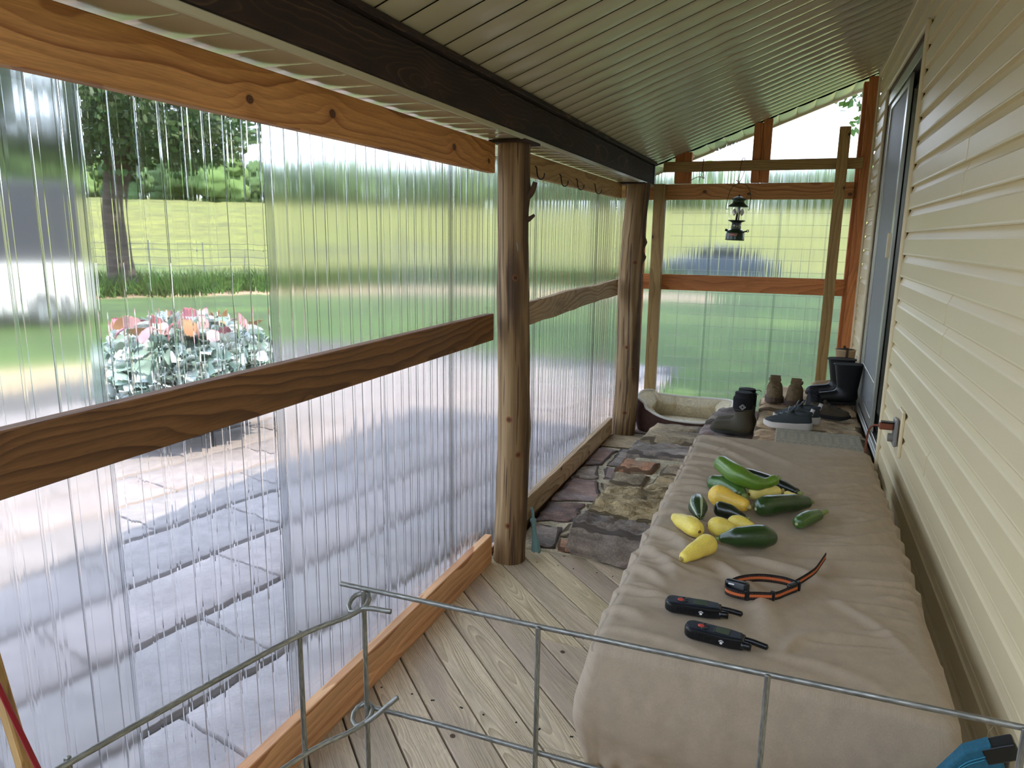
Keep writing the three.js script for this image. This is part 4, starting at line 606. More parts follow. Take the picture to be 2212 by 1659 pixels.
// ---------------------------------------------------------------- hooks, outlet, cord
{
  const hm = std({ color: 0x1c1a19, roughness: 0.45, metalness: 0.4 });
  const mk = (at, label, turn = 0) => { const t = thing('utility_hook', label, 'hook', at, turn, 'hooks along the header'); add(t, 'wire', sweep([[-0.02, 0.035, 0], [0.006, 0.03, 0], [0.012, 0.0, 0.0], [0.02, -0.026, 0.008], [0.036, -0.036, 0.018], [0.052, -0.024, 0.028], [0.055, -0.004, 0.03]], 0.0032, { n: 28, m: 8 }), hm); return t; };
  mk([XL, 1.985, -3.76], 'black hook nearest the peeled log post', 0.2); mk([XL, 1.978, -4.19], 'second black hook from the near log post', 0.2); mk([XL, 1.98, -4.53], 'third black hook from the near log post', 0.2); mk([XL, 1.98, -4.97], 'black hook nearest the farther log post', 0.2);
  const t = thing('utility_hook', 'pale bent hook on the front of the nearer log post', 'hook', [-1.226, 1.61, -3.222], -0.9); add(t, 'wire', sweep([[-0.01, 0.02, 0], [0.006, 0.01, 0], [0.014, -0.016, 0], [0.03, -0.022, 0.004], [0.04, -0.004, 0.01], [0.042, 0.012, 0.012]], 0.003, { n: 20, m: 8 }), galv);
  const o = thing('outdoor_outlet', 'cream outdoor outlet plate with grey cover beside the door', 'outlet', [XW, 0.85, -3.40]);
  add(o, 'mount_plate', cbox(0.014, 0.2, 0.12, 0.004, 1), sidingTrim).position.set(-0.008, 0, 0); add(o, 'grey_cover', cbox(0.014, 0.118, 0.076, 0.004, 1), std({ color: 0x8e8a86, roughness: 0.45 })).position.set(-0.026, 0.0, 0.0);
  const kn = add(o, 'socket_cap', new THREE.CylinderGeometry(0.018, 0.018, 0.02, 20), std({ color: 0x86827d, roughness: 0.5 })); kn.rotation.z = Math.PI / 2; kn.position.set(-0.042, -0.026, 0);
  const e = thing('extension_cord', 'rust orange extension cord plugged into the outdoor outlet', 'cord', [XW - 0.033, 0.872, -3.40]); const rust = std({ color: 0x84462c, roughness: 0.6 });
  add(e, 'plug', new RoundedBoxGeometry(0.055, 0.03, 0.03, 2, 0.006), rust).position.set(-0.029, 0, 0); add(e, 'plug_cap', cbox(0.05, 0.006, 0.032, 0.001, 0), blackPlastic).position.set(-0.026, 0.018, 0);
  add(e, 'cable', sweep([[-0.055, -0.002, 0], [-0.07, -0.006, -0.025], [-0.084, -0.035, -0.07], [-0.088, -0.09, -0.10], [-0.084, -0.2, -0.11], [-0.06, -0.30, -0.12]], 0.0045, { n: 40, m: 10 }), rust);
}
// ---------------------------------------------------------------- footwear on the steps
const dark = (c, r = 0.6) => std({ color: c, roughness: r });
function soleShape(L, W, y0, y1, material, parent, name = 'sole', o = {}) {
  const hw = (t) => W / 2 * (0.72 + 0.28 * Math.sin(Math.PI * clamp((t - 0.35) / 0.9 + 0.25)) + 0.06 * Math.cos(t * 9)) * Math.sqrt(Math.max(0, 1 - Math.pow(Math.abs(t * 2 - 1), 6)));
  const n = 26, s = new THREE.Shape(); for (let i = 0; i <= n; i++) { const t = i / n; i ? s.lineTo((t - 0.5) * L, hw(t)) : s.moveTo((t - 0.5) * L, hw(t)); } for (let i = n - 1; i > 0; i--) { const t = i / n; s.lineTo((t - 0.5) * L, -hw(t)); }
  const g = new THREE.ExtrudeGeometry(s, { depth: y1 - y0 - 0.008, bevelEnabled: true, bevelSize: 0.004, bevelThickness: 0.004, bevelOffset: -0.002, bevelSegments: 2, steps: 1 }); g.rotateX(-Math.PI / 2); g.translate(0, y0 + 0.004, 0);
  const p = g.attributes.position; for (let i = 0; i < p.count; i++) { const t = p.getX(i) / L + 0.5, hi = (p.getY(i) - y0) / (y1 - y0); p.setY(i, p.getY(i) + (o.spring ?? 0.012) * Math.max(0, t - 0.78) ** 2 * 20 + hi * (o.heel ?? 0.0) * (1 - t)); } g.computeVertexNormals();
  return add(parent, name, g, material);
}
function boot(name, label, group, at, turn, { h, r0 = 0.05, r1 = 0.068, L = 0.27, upper, sole, band, soleH = 0.022, top, squash = 0.85 }) {
  const t = thing(name, label, 'boot', at, turn, group), hx = -L / 2 + 0.055;
  add(t, 'upper', solid([-L / 2 - 0.02, -0.005, -0.095], [L / 2 + 0.02, h + 0.02, 0.095], 46, (x, y, z) => {
    const zz = z / squash, shaft = cone(x, y, zz, [hx + 0.01, 0.07, 0], [hx + 0.018, h + 0.05, 0], r0, r1 + 0.004), heel = cone(x, y, zz, [hx - 0.008, 0.05, 0], [hx + 0.02, 0.05, 0], 0.045, 0.045), foot = cone(x, y, zz * 0.95, [hx + 0.02, 0.052, 0], [L / 2 - 0.045, 0.034, 0], 0.052, 0.044);
    return Math.max(smin(smin(shaft, heel, 0.03), foot, 0.045), soleH * 0.6 - y, y - h);
  }), upper);
  soleShape(L, 0.10, 0, soleH, sole, t);
  const rim = add(t, 'rim', new THREE.TorusGeometry(r1, 0.005, 8, 36), band || upper); rim.rotation.x = Math.PI / 2; rim.scale.y = squash; rim.position.set(hx + 0.018, h - 0.002, 0);
  const ins = add(t, 'hollow_shade', new THREE.CylinderGeometry(r1 - 0.005, r1 - 0.005, 0.003, 28), dark(0x0b0a0a, 0.9)); ins.scale.z = squash; ins.position.set(hx + 0.018, h - 0.001, 0);  // near-black disc paints the shade of a hollow on the solid top
  return t;
}
{
  const olive = dark(0x4a4331, 0.7), blk = phy({ color: 0x0d1013, roughness: 0.42 }), neo = dark(0x0b0c10, 0.85);
  const short = (at, turn, label) => {
    const t = boot('chore_boot', label, 'short chore boots on the second step', at, turn, { h: 0.175, r0: 0.05, r1: 0.06, L: 0.275, upper: olive, sole: dark(0x2a2a22, 0.7), band: olive });
    const hx = -0.275 / 2 + 0.075; const c = add(t, 'neoprene_collar', lathe([[0.054, 0.0], [0.064, 0.02], [0.066, 0.09], [0.06, 0.102], [0.056, 0.105], [0.056, 0.128], [0.052, 0.132], [0.0, 0.13]], 30), neo); c.position.set(hx, 0.155, 0); c.scale.z = 0.86;
    add(t, 'pull_cord', sweep([[hx - 0.05, 0.275, 0.01], [hx - 0.075, 0.282, 0.014], [hx - 0.09, 0.272, 0.016]], 0.0025, { n: 12, m: 6 }), neo);
    const w = std({ color: 0xc9c6c0, roughness: 0.7 }), d = []; for (const [s, k] of [[0.02, 0.0016], [0.011, 0.0014]]) for (let q = 0; q < 4; q++) { const a = q * Math.PI / 2, b = a + Math.PI / 2, p = (e) => [Math.cos(e) * s, Math.sin(e) * s * 0.9, 0]; d.push(rod(p(a), p(b), k, 5)); }
    const lg = add(t, 'diamond_mark', mergeGeometries(d), w); lg.position.set(hx, 0.195, -0.0565); lg.rotation.y = Math.PI; return t;
  };
  short([-0.312, 0.372, -4.945], Math.PI, 'nearer short olive boot with black collar and white diamond mark'); short([-0.298, 0.372, -5.08], Math.PI - 0.12, 'short olive boot hidden behind its twin, only the toe showing');
  const tall = (at, turn, label, h = 0.285) => boot('rubber_boot', label, 'tall black rubber boots by the door', at, turn, { h, r0: 0.062, r1: 0.098, L: 0.30, upper: blk, sole: dark(0x101010, 0.7), band: dark(0x08090a), squash: 0.7 });
  tall([0.33, 0.527, -5.46], Math.PI + 0.22, 'nearer wide black rubber boot beside the screen door'); tall([0.295, 0.527, -5.70], Math.PI + 0.1, 'farther black rubber boot half hidden behind the nearer one');
  const cb = boot('pull_on_boot', 'tan topped pull-on boot with brown pull straps behind the rubber boots', undefined, [0.33, 0.525, -5.90], Math.PI + 0.1, { h: 0.33, r0: 0.05, r1: 0.07, L: 0.29, upper: dark(0xa98c66, 0.75), sole: dark(0x3a2a1e), band: dark(0xb79a72), squash: 0.9 });
  for (const s of [-1, 1]) add(cb, 'pull_strap', sweep([[-0.074, 0.28, s * 0.064], [-0.074, 0.33, s * 0.066], [-0.074, 0.352, s * 0.056], [-0.074, 0.33, s * 0.05]], (u) => 0.009, { n: 14, m: 6, flat: 0.25 }), dark(0x4a3020, 0.8));
  // low shoes: upper lofted along its length, sole, collar, tongue, laces
  const shoe = (name, label, group, at, turn, { L = 0.275, W = 0.098, upper, sole, lace, toeH = 0.05, insH = 0.085, heelH = 0.085, soleH = 0.026, collarLift = 0.0, tongue = 0.025, heel = 0.006 }) => {
    const t = thing(name, label, 'shoe', at, turn, group), hw = (u) => W / 2 * (0.70 + 0.26 * Math.sin(Math.PI * clamp((u - 0.35) / 0.9 + 0.25))) * Math.sqrt(Math.max(0, 1 - Math.pow(Math.abs(u * 2 - 1), 5)));
    const top = (u) => u < 0.34 ? lerp(heelH, insH * 0.86, sstep(0, 0.3, u)) + collarLift * (1 - sstep(0, 0.12, u)) : u < 0.52 ? lerp(insH * 0.86, insH, sstep(0.34, 0.46, u)) - 0.03 * sstep(0.46, 0.6, u) : lerp(insH - 0.012, toeH * 0.62, sstep(0.48, 0.96, u));
    add(t, 'upper', sheet(28, 40, (a, u) => { const th = a * Math.PI * 2, c = Math.cos(th), s = Math.sin(th), w = Math.max(0.002, hw(u)) * (s > 0 ? 1 - 0.24 * Math.pow(s, 1.6) : 1), H = Math.max(0.012, top(u) * Math.pow(Math.max(0.03, 1 - Math.pow(Math.abs(u * 2 - 1), 10)), 0.35)); const e = lerp(0.34, 0.62, sstep(0.4, 0.7, u)); return [(u - 0.5) * L * 0.975, soleH * 0.7 + (s > 0 ? Math.pow(s, e) * H : 0), Math.sign(c) * Math.pow(Math.abs(c), e) * w]; }), upper);
    soleShape(L, W * 1.02, 0, soleH, sole, t, 'sole', { heel });
    const co = add(t, 'collar', new THREE.TorusGeometry(0.5, 0.12, 10, 30), upper); co.rotation.x = Math.PI / 2; co.scale.set(L * 0.33, W * 0.60, 0.10); co.position.set(-L * 0.29, soleH * 0.7 + heelH * 0.93, 0); co.rotation.y = -0.05;
    const hole = add(t, 'opening_shade', new THREE.CylinderGeometry(0.5, 0.5, 0.01, 24), dark(0x080808, 0.9)); hole.scale.set(L * 0.33, 0.3, W * 0.56); hole.position.set(-L * 0.29, soleH * 0.7 + heelH * 0.95, 0);  // dark disc, the shade inside the shoe put in as colour
    const tg = add(t, 'tongue', new RoundedBoxGeometry(0.05, 0.008, W * 0.6, 2, 0.004), upper); tg.position.set(-L * 0.06 - 0.008, soleH * 0.7 + insH + tongue * 0.35, 0); tg.rotation.z = -0.85;
    for (let k = 0; k < 5; k++) { const u = 0.5 + k * 0.055, y = soleH * 0.7 + top(u) + 0.001, x = (u - 0.5) * L * 0.975, q = W * (0.2 - 0.01 * k), sx = 0.014 * (k % 2 ? 1 : -1); add(t, 'lace', sweep([[x - sx / 2, y - 0.006, -q], [x, y + 0.003, 0], [x + sx / 2, y - 0.006, q]], 0.0022, { n: 10, m: 6 }), lace); }
    if (tongue > 0.02) { add(t, 'lace', sweep([[0.0, soleH + insH, 0], [-0.004, soleH + insH + 0.014, 0.018], [0.006, soleH + insH - 0.006, 0.03]], 0.002, { n: 12, m: 6 }), lace); add(t, 'lace', sweep([[0.0, soleH + insH, 0], [-0.004, soleH + insH + 0.014, -0.018], [0.006, soleH + insH - 0.006, -0.03]], 0.002, { n: 12, m: 6 }), lace); }
    return t;
  };
  const knit = std({ map: tex(256, 256, 0.06, 0.06, (u, v) => { const m = 1 + 0.25 * Math.sin(u * 1600) * Math.sin(v * 1600) + 0.1 * vn(u * 300, v * 300, 2); return [60 * m, 66 * m, 68 * m]; }), roughness: 0.85 });
  const pale = std({ color: 0xd8cfc6, roughness: 0.6 }), laceG = dark(0x9aa2a4, 0.8);
  const sn = { upper: knit, sole: pale, lace: laceG, L: 0.28, W: 0.1, toeH: 0.055, insH: 0.088, heelH: 0.082, collarLift: 0.018, soleH: 0.032, tongue: 0.03, heel: 0.012 };
  for (const [at, tn, lb] of [[[0.035, 0.53, -4.60], Math.PI - 0.04, 'nearer dark grey sneaker with a pale sole on the top step'], [[0.085, 0.53, -4.79], Math.PI - 0.1, 'dark grey sneaker just behind its twin']]) { const q = shoe('sneaker', lb, 'grey sneakers on the top step', at, tn, sn); add(q, 'heel_tab', sweep([[-0.125, 0.09, 0], [-0.132, 0.115, 0], [-0.137, 0.128, 0]], 0.006, { n: 8, m: 8, flat: 2 }), pale); }
  const suede = std({ map: tex(128, 128, 0.1, 0.1, (u, v) => { const m = 1 + 0.3 * fbm(u * 60, v * 60, 4); return [112 * m, 92 * m, 64 * m]; }), roughness: 0.9 });
  const hk = { upper: suede, sole: dark(0x57463a, 0.8), lace: dark(0x6a5636, 0.9), L: 0.27, W: 0.116, toeH: 0.075, insH: 0.115, heelH: 0.12, soleH: 0.036, tongue: 0.045 };
  shoe('hiking_shoe', 'left of the two brown suede hiking shoes, laces toward the camera', 'brown hiking shoes', [-0.065, 0.532, -5.37], -Math.PI / 2 + 0.06, hk); shoe('hiking_shoe', 'right of the two brown suede hiking shoes, a little nearer', 'brown hiking shoes', [0.07, 0.53, -5.32], -Math.PI / 2 - 0.1, hk);
  const moc = { upper: dark(0x4b4030, 0.85), sole: dark(0x0f0f0f, 0.7), lace: dark(0x2a241c), L: 0.25, W: 0.1, toeH: 0.07, insH: 0.075, heelH: 0.06, soleH: 0.022, tongue: 0 };
  shoe('slip_on_shoe', 'brown slip-on shoe with a black sole beside the rubber boots', undefined, [0.285, 0.528, -4.99], -0.25, moc);
  shoe('black_shoe', 'black laced shoe wedged behind the grey sneakers', undefined, [0.19, 0.528, -5.21], -Math.PI / 2 + 0.05, { ...moc, upper: dark(0x14161a, 0.7), insH: 0.10, heelH: 0.10, tongue: 0.03, lace: dark(0x2c3036) });
}
// ---------------------------------------------------------------- mat, dog bed
{
  const m = thing('door_mat', 'pale shaggy mat on the top step behind the table', 'mat', [0.2, 0.53, -4.1]); const mt = tex(256, 256, 0.2, 0.2, (u, v) => { const k = 1 + 0.3 * vn(u * 500, v * 500, 3) + 0.15 * fbm(u * 40, v * 40, 5); return [186 * k, 176 * k, 154 * k]; });
  const g = new RoundedBoxGeometry(0.46, 0.022, 0.8, 3, 0.009); const p = g.attributes.position; for (let i = 0; i < p.count; i++) p.setY(i, p.getY(i) + 0.003 * vn(p.getX(i) * 40, p.getZ(i) * 40, 2)); add(m, 'pile', g, std({ map: mt, bumpMap: mt, bumpScale: 0.004, roughness: 1 })).position.y = 0.008;
}
{
  const t = thing('dog_bed', 'brown dog bed with a cream plush lining behind the log post', 'dog bed', [-0.79, 0.03, -6.20]);
  const a = 0.385, b = 0.24, sq = (c) => Math.sign(c) * Math.pow(Math.abs(c), 0.55), P = (th, k = 1) => [a * k * sq(Math.cos(th)), b * k * sq(Math.sin(th))];
  const rim = (th) => { const s = Math.sin(th), c = Math.cos(th); return 0.235 + 0.02 * Math.abs(c) - 0.11 * Math.exp(-(((th - Math.PI / 2 + 0.15) / 0.75) ** 2)) + (c < -0.6 ? 0.03 : 0); };
  const brown = std({ map: tex(128, 128, 0.2, 0.2, (u, v) => { const m = 1 + 0.2 * fbm(u * 50, v * 50, 3); return [72 * m, 46 * m, 36 * m]; }), roughness: 0.9 }), plush = std({ map: tex(256, 256, 0.2, 0.2, (u, v) => { const m = 1 + 0.12 * vn(u * 300, v * 300, 3) + 0.12 * fbm(u * 40, v * 40, 8); return [212 * m, 198 * m, 164 * m]; }), roughness: 1 }), white = std({ color: 0xe6e0d2, roughness: 1 });
  add(t, 'outer_wall', sheet(80, 12, (u, v) => { const th = u * Math.PI * 2, k = 1 + 0.06 * Math.sin(v * Math.PI) + 0.02 * v, [x, z] = P(th, k); return [x, rim(th) * v, z, u * 2, v * 0.25]; }), brown);
  const segs = [[-0.95, 0.75], [0.75, 2.4], [2.4, 3.9], [3.9, 4.6], [4.6, 5.33]];
  for (const [t0, t1] of segs) add(t, 'bolster', sheet(24, 12, (u, v) => { const th = lerp(t0, t1, u), e = Math.pow(Math.sin(Math.PI * clamp(u, 0.02, 0.98)), 0.35), h = rim(th), k = 1.02 - (0.10 + 0.24 * Math.sin(Math.PI * Math.pow(v, 0.8)) * e) * Math.min(1, v * 2.5), [x, z] = P(th, k), y = lerp(h + 0.012 * e * Math.sin(Math.PI * Math.min(1, v * 3)), 0.06, Math.pow(v, 1.3)); return [x, y, z, u * 0.6, v * 0.3]; }), plush);
  add(t, 'base_cushion', sheet(40, 8, (u, v) => { const [x, z] = P(u * Math.PI * 2, 0.9 * v); return [x, 0.085 - 0.02 * v * v, z, x, z]; }), plush);
  const rp = []; for (let i = 0; i < 72; i++) { const th = i / 72 * Math.PI * 2, [x, z] = P(th, 1.025); rp.push([x, rim(th) + 0.004, z]); } add(t, 'rim_piping', sweep(rp, 0.011, { n: 160, m: 8, closed: true }), white);
}
// ---------------------------------------------------------------- odds and ends at the frame's edges
{
  const t = thing('camp_chair', 'folded blue fabric chair with a black corner cap beside the table', 'chair', [0.36, 0, -1.27]);
  const s = new THREE.Shape([[0.0, 0.845], [-0.03, 0.825], [-0.10, 0.70], [-0.13, 0.5], [-0.10, 0.25], [0.02, 0.25], [0.045, 0.6], [0.022, 0.815]].map((p) => new THREE.Vector2(...p))), g = new THREE.ExtrudeGeometry(s, { depth: 0.018, bevelEnabled: true, bevelSize: 0.004, bevelThickness: 0.004, bevelSegments: 2 });
  add(t, 'fabric', g, std({ map: tex(256, 256, 0.06, 0.06, (u, v) => { const m = 1 + 0.08 * Math.sin(u * 2400) * Math.sin(v * 2400) + 0.06 * vn(u * 300, v * 300, 4); return [36 * m, 98 * m, 122 * m]; }), roughness: 0.85 }));
  const thr = std({ color: 0x3f93b4, roughness: 0.9 }); for (const o of [0.006, 0.012]) add(t, 'seam', sweep([[-0.004, 0.835 - o, 0.0235], [-0.03, 0.815 - o, 0.0235], [-0.065, 0.755 - o, 0.0235], [-0.094, 0.70 - o, 0.0235]], 0.0008, { n: 20, m: 5 }), thr);
  const c = add(t, 'corner_cap', new RoundedBoxGeometry(0.052, 0.03, 0.03, 2, 0.004), blackPlastic); c.position.set(0.018, 0.838, 0.008); c.rotation.z = 0.5; for (const [x0, x1, z] of [[-0.08, 0.03, -0.004], [0.055, 0.03, -0.004]]) add(t, 'frame_tube', rod([x0, 0.0, z], [x1, 0.82, z], 0.008, 10), std({ color: 0x33363a, roughness: 0.4, metalness: 0.5 }));
  const r = thing('red_rod', 'red metal rod leaning at the lower left', 'rod', [-1.15, 0, -0.9]); add(r, 'shaft', rod([0, 0, 0], [0, 1.12, 0.265], 0.0045, 10), std({ color: 0xa81f2a, roughness: 0.45 })); add(r, 'tip', rod([0, 1.12, 0.265], [0, 1.15, 0.272], 0.006, 10), blackPlastic);
  const w = thing('wooden_stick', 'wooden stick leaning beside the red rod', 'stick', [-1.215, 0, -0.83]); const q = add(w, 'shaft', cbox(0.026, 1.1, 0.018, 0.003, 1), plyTan); q.position.set(0, 0.547, 0.066); q.rotation.x = 0.121;
  const ro = thing('rope_toy', 'frayed teal rope tassel at the foot of the near post', 'rope', [-1.158, 0.0, -3.36]); const teal = std({ color: 0x7fa3a0, roughness: 0.9 }); add(ro, 'knot', new THREE.SphereGeometry(0.017, 14, 10), teal).position.set(-0.008, 0.2, 0.0); add(ro, 'strand', sweep([[-0.008, 0.21, 0], [-0.012, 0.25, 0.0], [-0.018, 0.268, 0.0]], 0.008, { n: 8, m: 8 }), teal);
  for (let k = 0; k < 14; k++) { const a = k / 14 * Math.PI * 2, s1 = 0.010, s2 = 0.026; add(ro, 'strand', sweep([[-0.008 + Math.cos(a) * 0.006, 0.195, Math.sin(a) * 0.006], [Math.cos(a) * s1 + 0.002, 0.12, Math.sin(a) * s1], [Math.cos(a) * s2 * 0.8 + 0.012, 0.026 + 0.01 * hash(k, 1, 1), Math.sin(a) * s2]], 0.0042, { n: 10, m: 6 }), teal); }
}

// ---------------------------------------------------------------- outdoors: ground, patio, planting, trees
const landY = (x, z) => { const r = Math.hypot(x, z), k = clamp((r - 38) / 62); return -0.19 + 5.6 * k * k * (3 - 2 * k) + Math.max(0, r - 100) * 0.05 + (r > 12 ? 0.12 * fbm(x * 0.05, z * 0.05, 3) * Math.min(1, (r - 12) / 15) : 0); };
{
  const map = tex(1024, 1024, 360, 360, (u, v) => {
    const x = u - 230, z = v - 280, r = Math.hypot(x, z), az = Math.atan2(-x, -z), n = fbm(x * 0.09, z * 0.09, 5, 4), f = fbm(x * 0.7, z * 0.7, 9, 3), field = sstep(34, 44, r + 6 * n);
    let c = mix3([62, 84, 24], [88, 92, 26], field); c = mix3(c, [104, 98, 38], clamp(0.4 * field + 0.5 * n) * 0.6); c = mix3(c, [48, 68, 20], clamp(0.4 - n) * (1 - field) * 0.8);
    const dr = Math.abs(r - 22.5 - 3 * Math.sin(az * 2.3) - 1.2 * n) ; c = mix3(c, [150, 126, 100], sstep(2.2, 1.2, dr + 0.6 * f) * (az > 0.1 ? 1 : 0)); const pk = sstep(1.6, 0.8, Math.abs(r - 10.6 - 0.8 * n)) * sstep(0.25, 0.4, az); c = mix3(c, [146, 126, 102], pk * 0.9);
    const m = 1 + 0.22 * f + 0.18 * vn(u * 3.1, v * 3.1, 4); return [c[0] * m, c[1] * m, c[2] * m];
  });
  const R = [0.5, 3, 6, 9, 12, 15, 19, 24, 30, 37, 44, 52, 60, 70, 80, 90, 100, 120, 150], g = sheet(96, R.length - 1, (u, v) => { const a = u * Math.PI * 2, r = R[Math.round(v * (R.length - 1))], x = Math.cos(a) * r, z = Math.sin(a) * r; return [x, landY(x, z) - (r < 3 ? 0.2 : 0), z, x + 230, z + 280]; });
  const lawn = structure('lawn'); add(lawn, 'ground', g, std({ map, roughness: 1 }));
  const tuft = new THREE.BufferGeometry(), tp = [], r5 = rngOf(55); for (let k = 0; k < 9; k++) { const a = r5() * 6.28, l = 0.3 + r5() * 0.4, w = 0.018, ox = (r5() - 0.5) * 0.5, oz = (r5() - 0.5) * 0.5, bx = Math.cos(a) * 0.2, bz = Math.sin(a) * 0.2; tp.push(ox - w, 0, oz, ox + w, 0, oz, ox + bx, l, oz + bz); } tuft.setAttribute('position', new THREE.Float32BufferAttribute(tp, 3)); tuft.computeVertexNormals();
  const N = 3000, im = new THREE.InstancedMesh(tuft, std({ color: 0x3e5526, roughness: 1, side: THREE.DoubleSide }), N), M = new THREE.Matrix4(), col = new THREE.Color(); im.name = 'shade_weeds'; im.userData = { kind: 'stuff', label: 'ragged strip of dark green weeds added as tree shade along the pasture fence', category: 'weeds' };  // dark tufts added to stand in for a band of tree shade
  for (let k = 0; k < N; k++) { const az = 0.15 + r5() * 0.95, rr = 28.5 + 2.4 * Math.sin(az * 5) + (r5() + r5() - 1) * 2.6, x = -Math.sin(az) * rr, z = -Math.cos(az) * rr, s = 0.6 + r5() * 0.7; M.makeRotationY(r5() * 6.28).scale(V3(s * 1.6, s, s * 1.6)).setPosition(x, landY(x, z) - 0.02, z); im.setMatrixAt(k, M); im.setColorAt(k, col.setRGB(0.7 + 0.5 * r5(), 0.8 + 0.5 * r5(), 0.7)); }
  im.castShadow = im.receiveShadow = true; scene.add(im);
}
{
  const patio = structure('patio'), e = [0.19, -0.982], f = [-0.982, -0.19], O = [-1.9, 1.2];
  add(patio, 'base', cbox(6.8, 0.1, 14, 0.01, 2), std({ color: 0x4a4744, roughness: 1 })).position.set(-4.85, -0.235, -3.6);
  for (let i = -1; i < 11; i++) for (let j = -4; j < 13; j++) {
    const w = 0.56, l = 0.98, a = (i + 0.015) * w + 0.18, b = (j + 0.012 + (i % 2 ? 0.5 : 0)) * l, P = (u, v) => [O[0] + f[0] * u + e[0] * v, O[1] + f[1] * u + e[1] * v], c = [P(a, b), P(a + w - 0.052, b), P(a + w - 0.052, b + l - 0.02), P(a, b + l - 0.02)];
    if (c.some(([x, z]) => x > -1.44 || x < -8.2 || z > 3.3 || z < -10.4)) { const ok = c.every(([x, z]) => x < -1.05 && x > -8.6 && z < 3.6 && z > -10.6) && c.filter(([x]) => x > -1.44).length > 0; if (!ok) continue; c.forEach((q) => { q[0] = Math.min(q[0], -1.44); }); }
    if (Math.abs((c[0][0] - c[2][0]) * (c[1][1] - c[3][1]) - (c[0][1] - c[2][1]) * (c[1][0] - c[3][0])) < 0.08) continue;
    add(patio, 'slab', quadStone(c, -0.2, -0.148 + 0.004 * hash(i, j, 2), { nx: 4, nz: 5, amp: 0.0025, seed: 900 + i * 31 + j, edge: 0.004, wave: 0.006 }), concrete[(i * 7 + j * 3 + 60) % 3]);
  }
  const pier = structure('foundation'); for (const z of [-0.6, -3.285, -5.93]) member(pier, 'pier', [-1.40, -1.2], [-0.25, -0.035], [z - 0.1, z + 0.1], mortar, 1);
  member(pier, 'rim_joist', [-1.40, -1.376], [-0.2, 0.03], [-6.5, 0.4], pineDark, 2); member(pier, 'rim_joist', [-1.38, 0.5], [-0.2, 0.02], [-6.56, -6.54], pineDark, 0);
}
// leaves and trees
const leafMat = (c) => phy({ color: c, roughness: 0.85, transmission: 0.3, thickness: 0, side: THREE.DoubleSide });
const clump = (() => { const r = rngOf(5), p = []; for (let k = 0; k < 9; k++) { const o = V3(r() - 0.5, r() - 0.5, r() - 0.5).multiplyScalar(0.9), d = V3(r() - 0.5, r() - 0.7, r() - 0.5).normalize(), s = V3().crossVectors(d, V3(r() - 0.5, r() - 0.5, r() - 0.5)).normalize(), l = 0.34, w = 0.12, a = o, b = o.clone().addScaledVector(d, l / 2).addScaledVector(s, w), c = o.clone().addScaledVector(d, l), e = o.clone().addScaledVector(d, l / 2).addScaledVector(s, -w); for (const q of [a, b, c, a, c, e]) p.push(q.x, q.y, q.z); } const g = new THREE.BufferGeometry(); g.setAttribute('position', new THREE.Float32BufferAttribute(p, 3)); g.computeVertexNormals(); return g; })();
const bark = std({ map: tex(128, 256, 1, 3, (u, v) => { const m = 1 + 0.35 * fbm(u * 16, v * 3, 2) + 0.15 * vn(u * 60, v * 12, 4); return [74 * m, 64 * m, 56 * m]; }), roughness: 0.95 });
function bigTree(name, label, at, { H, r, trunkH, cr, cy, n, color, seed, lean = 0.3, leaf = 1 }) {
  const t = thing(name, label, 'tree', at), R = rngOf(seed);
  add(t, 'trunk', sweep([[0, -0.3, 0], [0.05, 0.4, 0], [lean * 0.4, trunkH * 0.6, 0.1], [lean, trunkH, 0], [lean * 1.4, H * 0.75, 0.2]], (u) => r * (1.35 - 0.35 * sstep(0, 0.08, u)) * (1 - 0.75 * u), { n: 24, m: 14 }), bark);
  const limbs = []; for (let k = 0; k < 9; k++) { const a = k * 2.4 + R(), y = trunkH * (0.8 + R() * 0.8), q = 0.55 + R() * 0.4; limbs.push(sweep([[lean * 0.9, y, 0], [lean + Math.cos(a) * cr[0] * q * 0.45, y + (cy - y) * 0.35 + 0.6, Math.sin(a) * cr[0] * q * 0.45], [lean + Math.cos(a) * cr[0] * q, lerp(y, cy, 0.55) + R(), Math.sin(a) * cr[0] * q]], (u) => r * 0.32 * (1 - 0.85 * u), { n: 10, m: 8 })); }
  limbs.forEach((g) => add(t, 'branch', g, bark));
  const im = new THREE.InstancedMesh(clump, leafMat(color), n), M = new THREE.Matrix4(), q = new THREE.Quaternion(), e = new THREE.Euler(), c = new THREE.Color(); let k = 0, guard = 0;
  while (k < n && guard++ < n * 30) { const a = R() * 6.283, b = Math.acos(2 * R() - 1), rr = 0.45 + 0.55 * Math.pow(R(), 0.5), x = Math.sin(b) * Math.cos(a) * rr, y = Math.cos(b) * rr, z = Math.sin(b) * Math.sin(a) * rr; if (fbm3(x * 2.2 + seed, y * 2.2, z * 2.2, seed) < -0.05) continue; const s = leaf * (0.7 + 0.6 * R()); M.compose(V3(lean + x * cr[0], cy + y * cr[1] - 0.18 * cr[1] * (x * x + z * z), z * cr[0]), q.setFromEuler(e.set(R() * 6, R() * 6, R() * 6)), V3(s, s, s)); im.setMatrixAt(k, M); im.setColorAt(k, c.setRGB(0.75 + 0.5 * R(), 0.8 + 0.4 * R(), 0.7 + 0.4 * R())); k++; }
  im.count = k; im.name = 'foliage'; im.userData.kind = 'stuff'; im.castShadow = im.receiveShadow = true; t.add(im); return t;
}
bigTree('shade_tree', 'tall shade tree with a dark trunk beyond the clear panel', [-19.9, -0.2, -17.0], { H: 11, r: 0.36, trunkH: 4.2, cr: [6.2, 4.6], cy: 8.4, n: 5600, color: 0x3a5425, seed: 3, leaf: 0.62 });
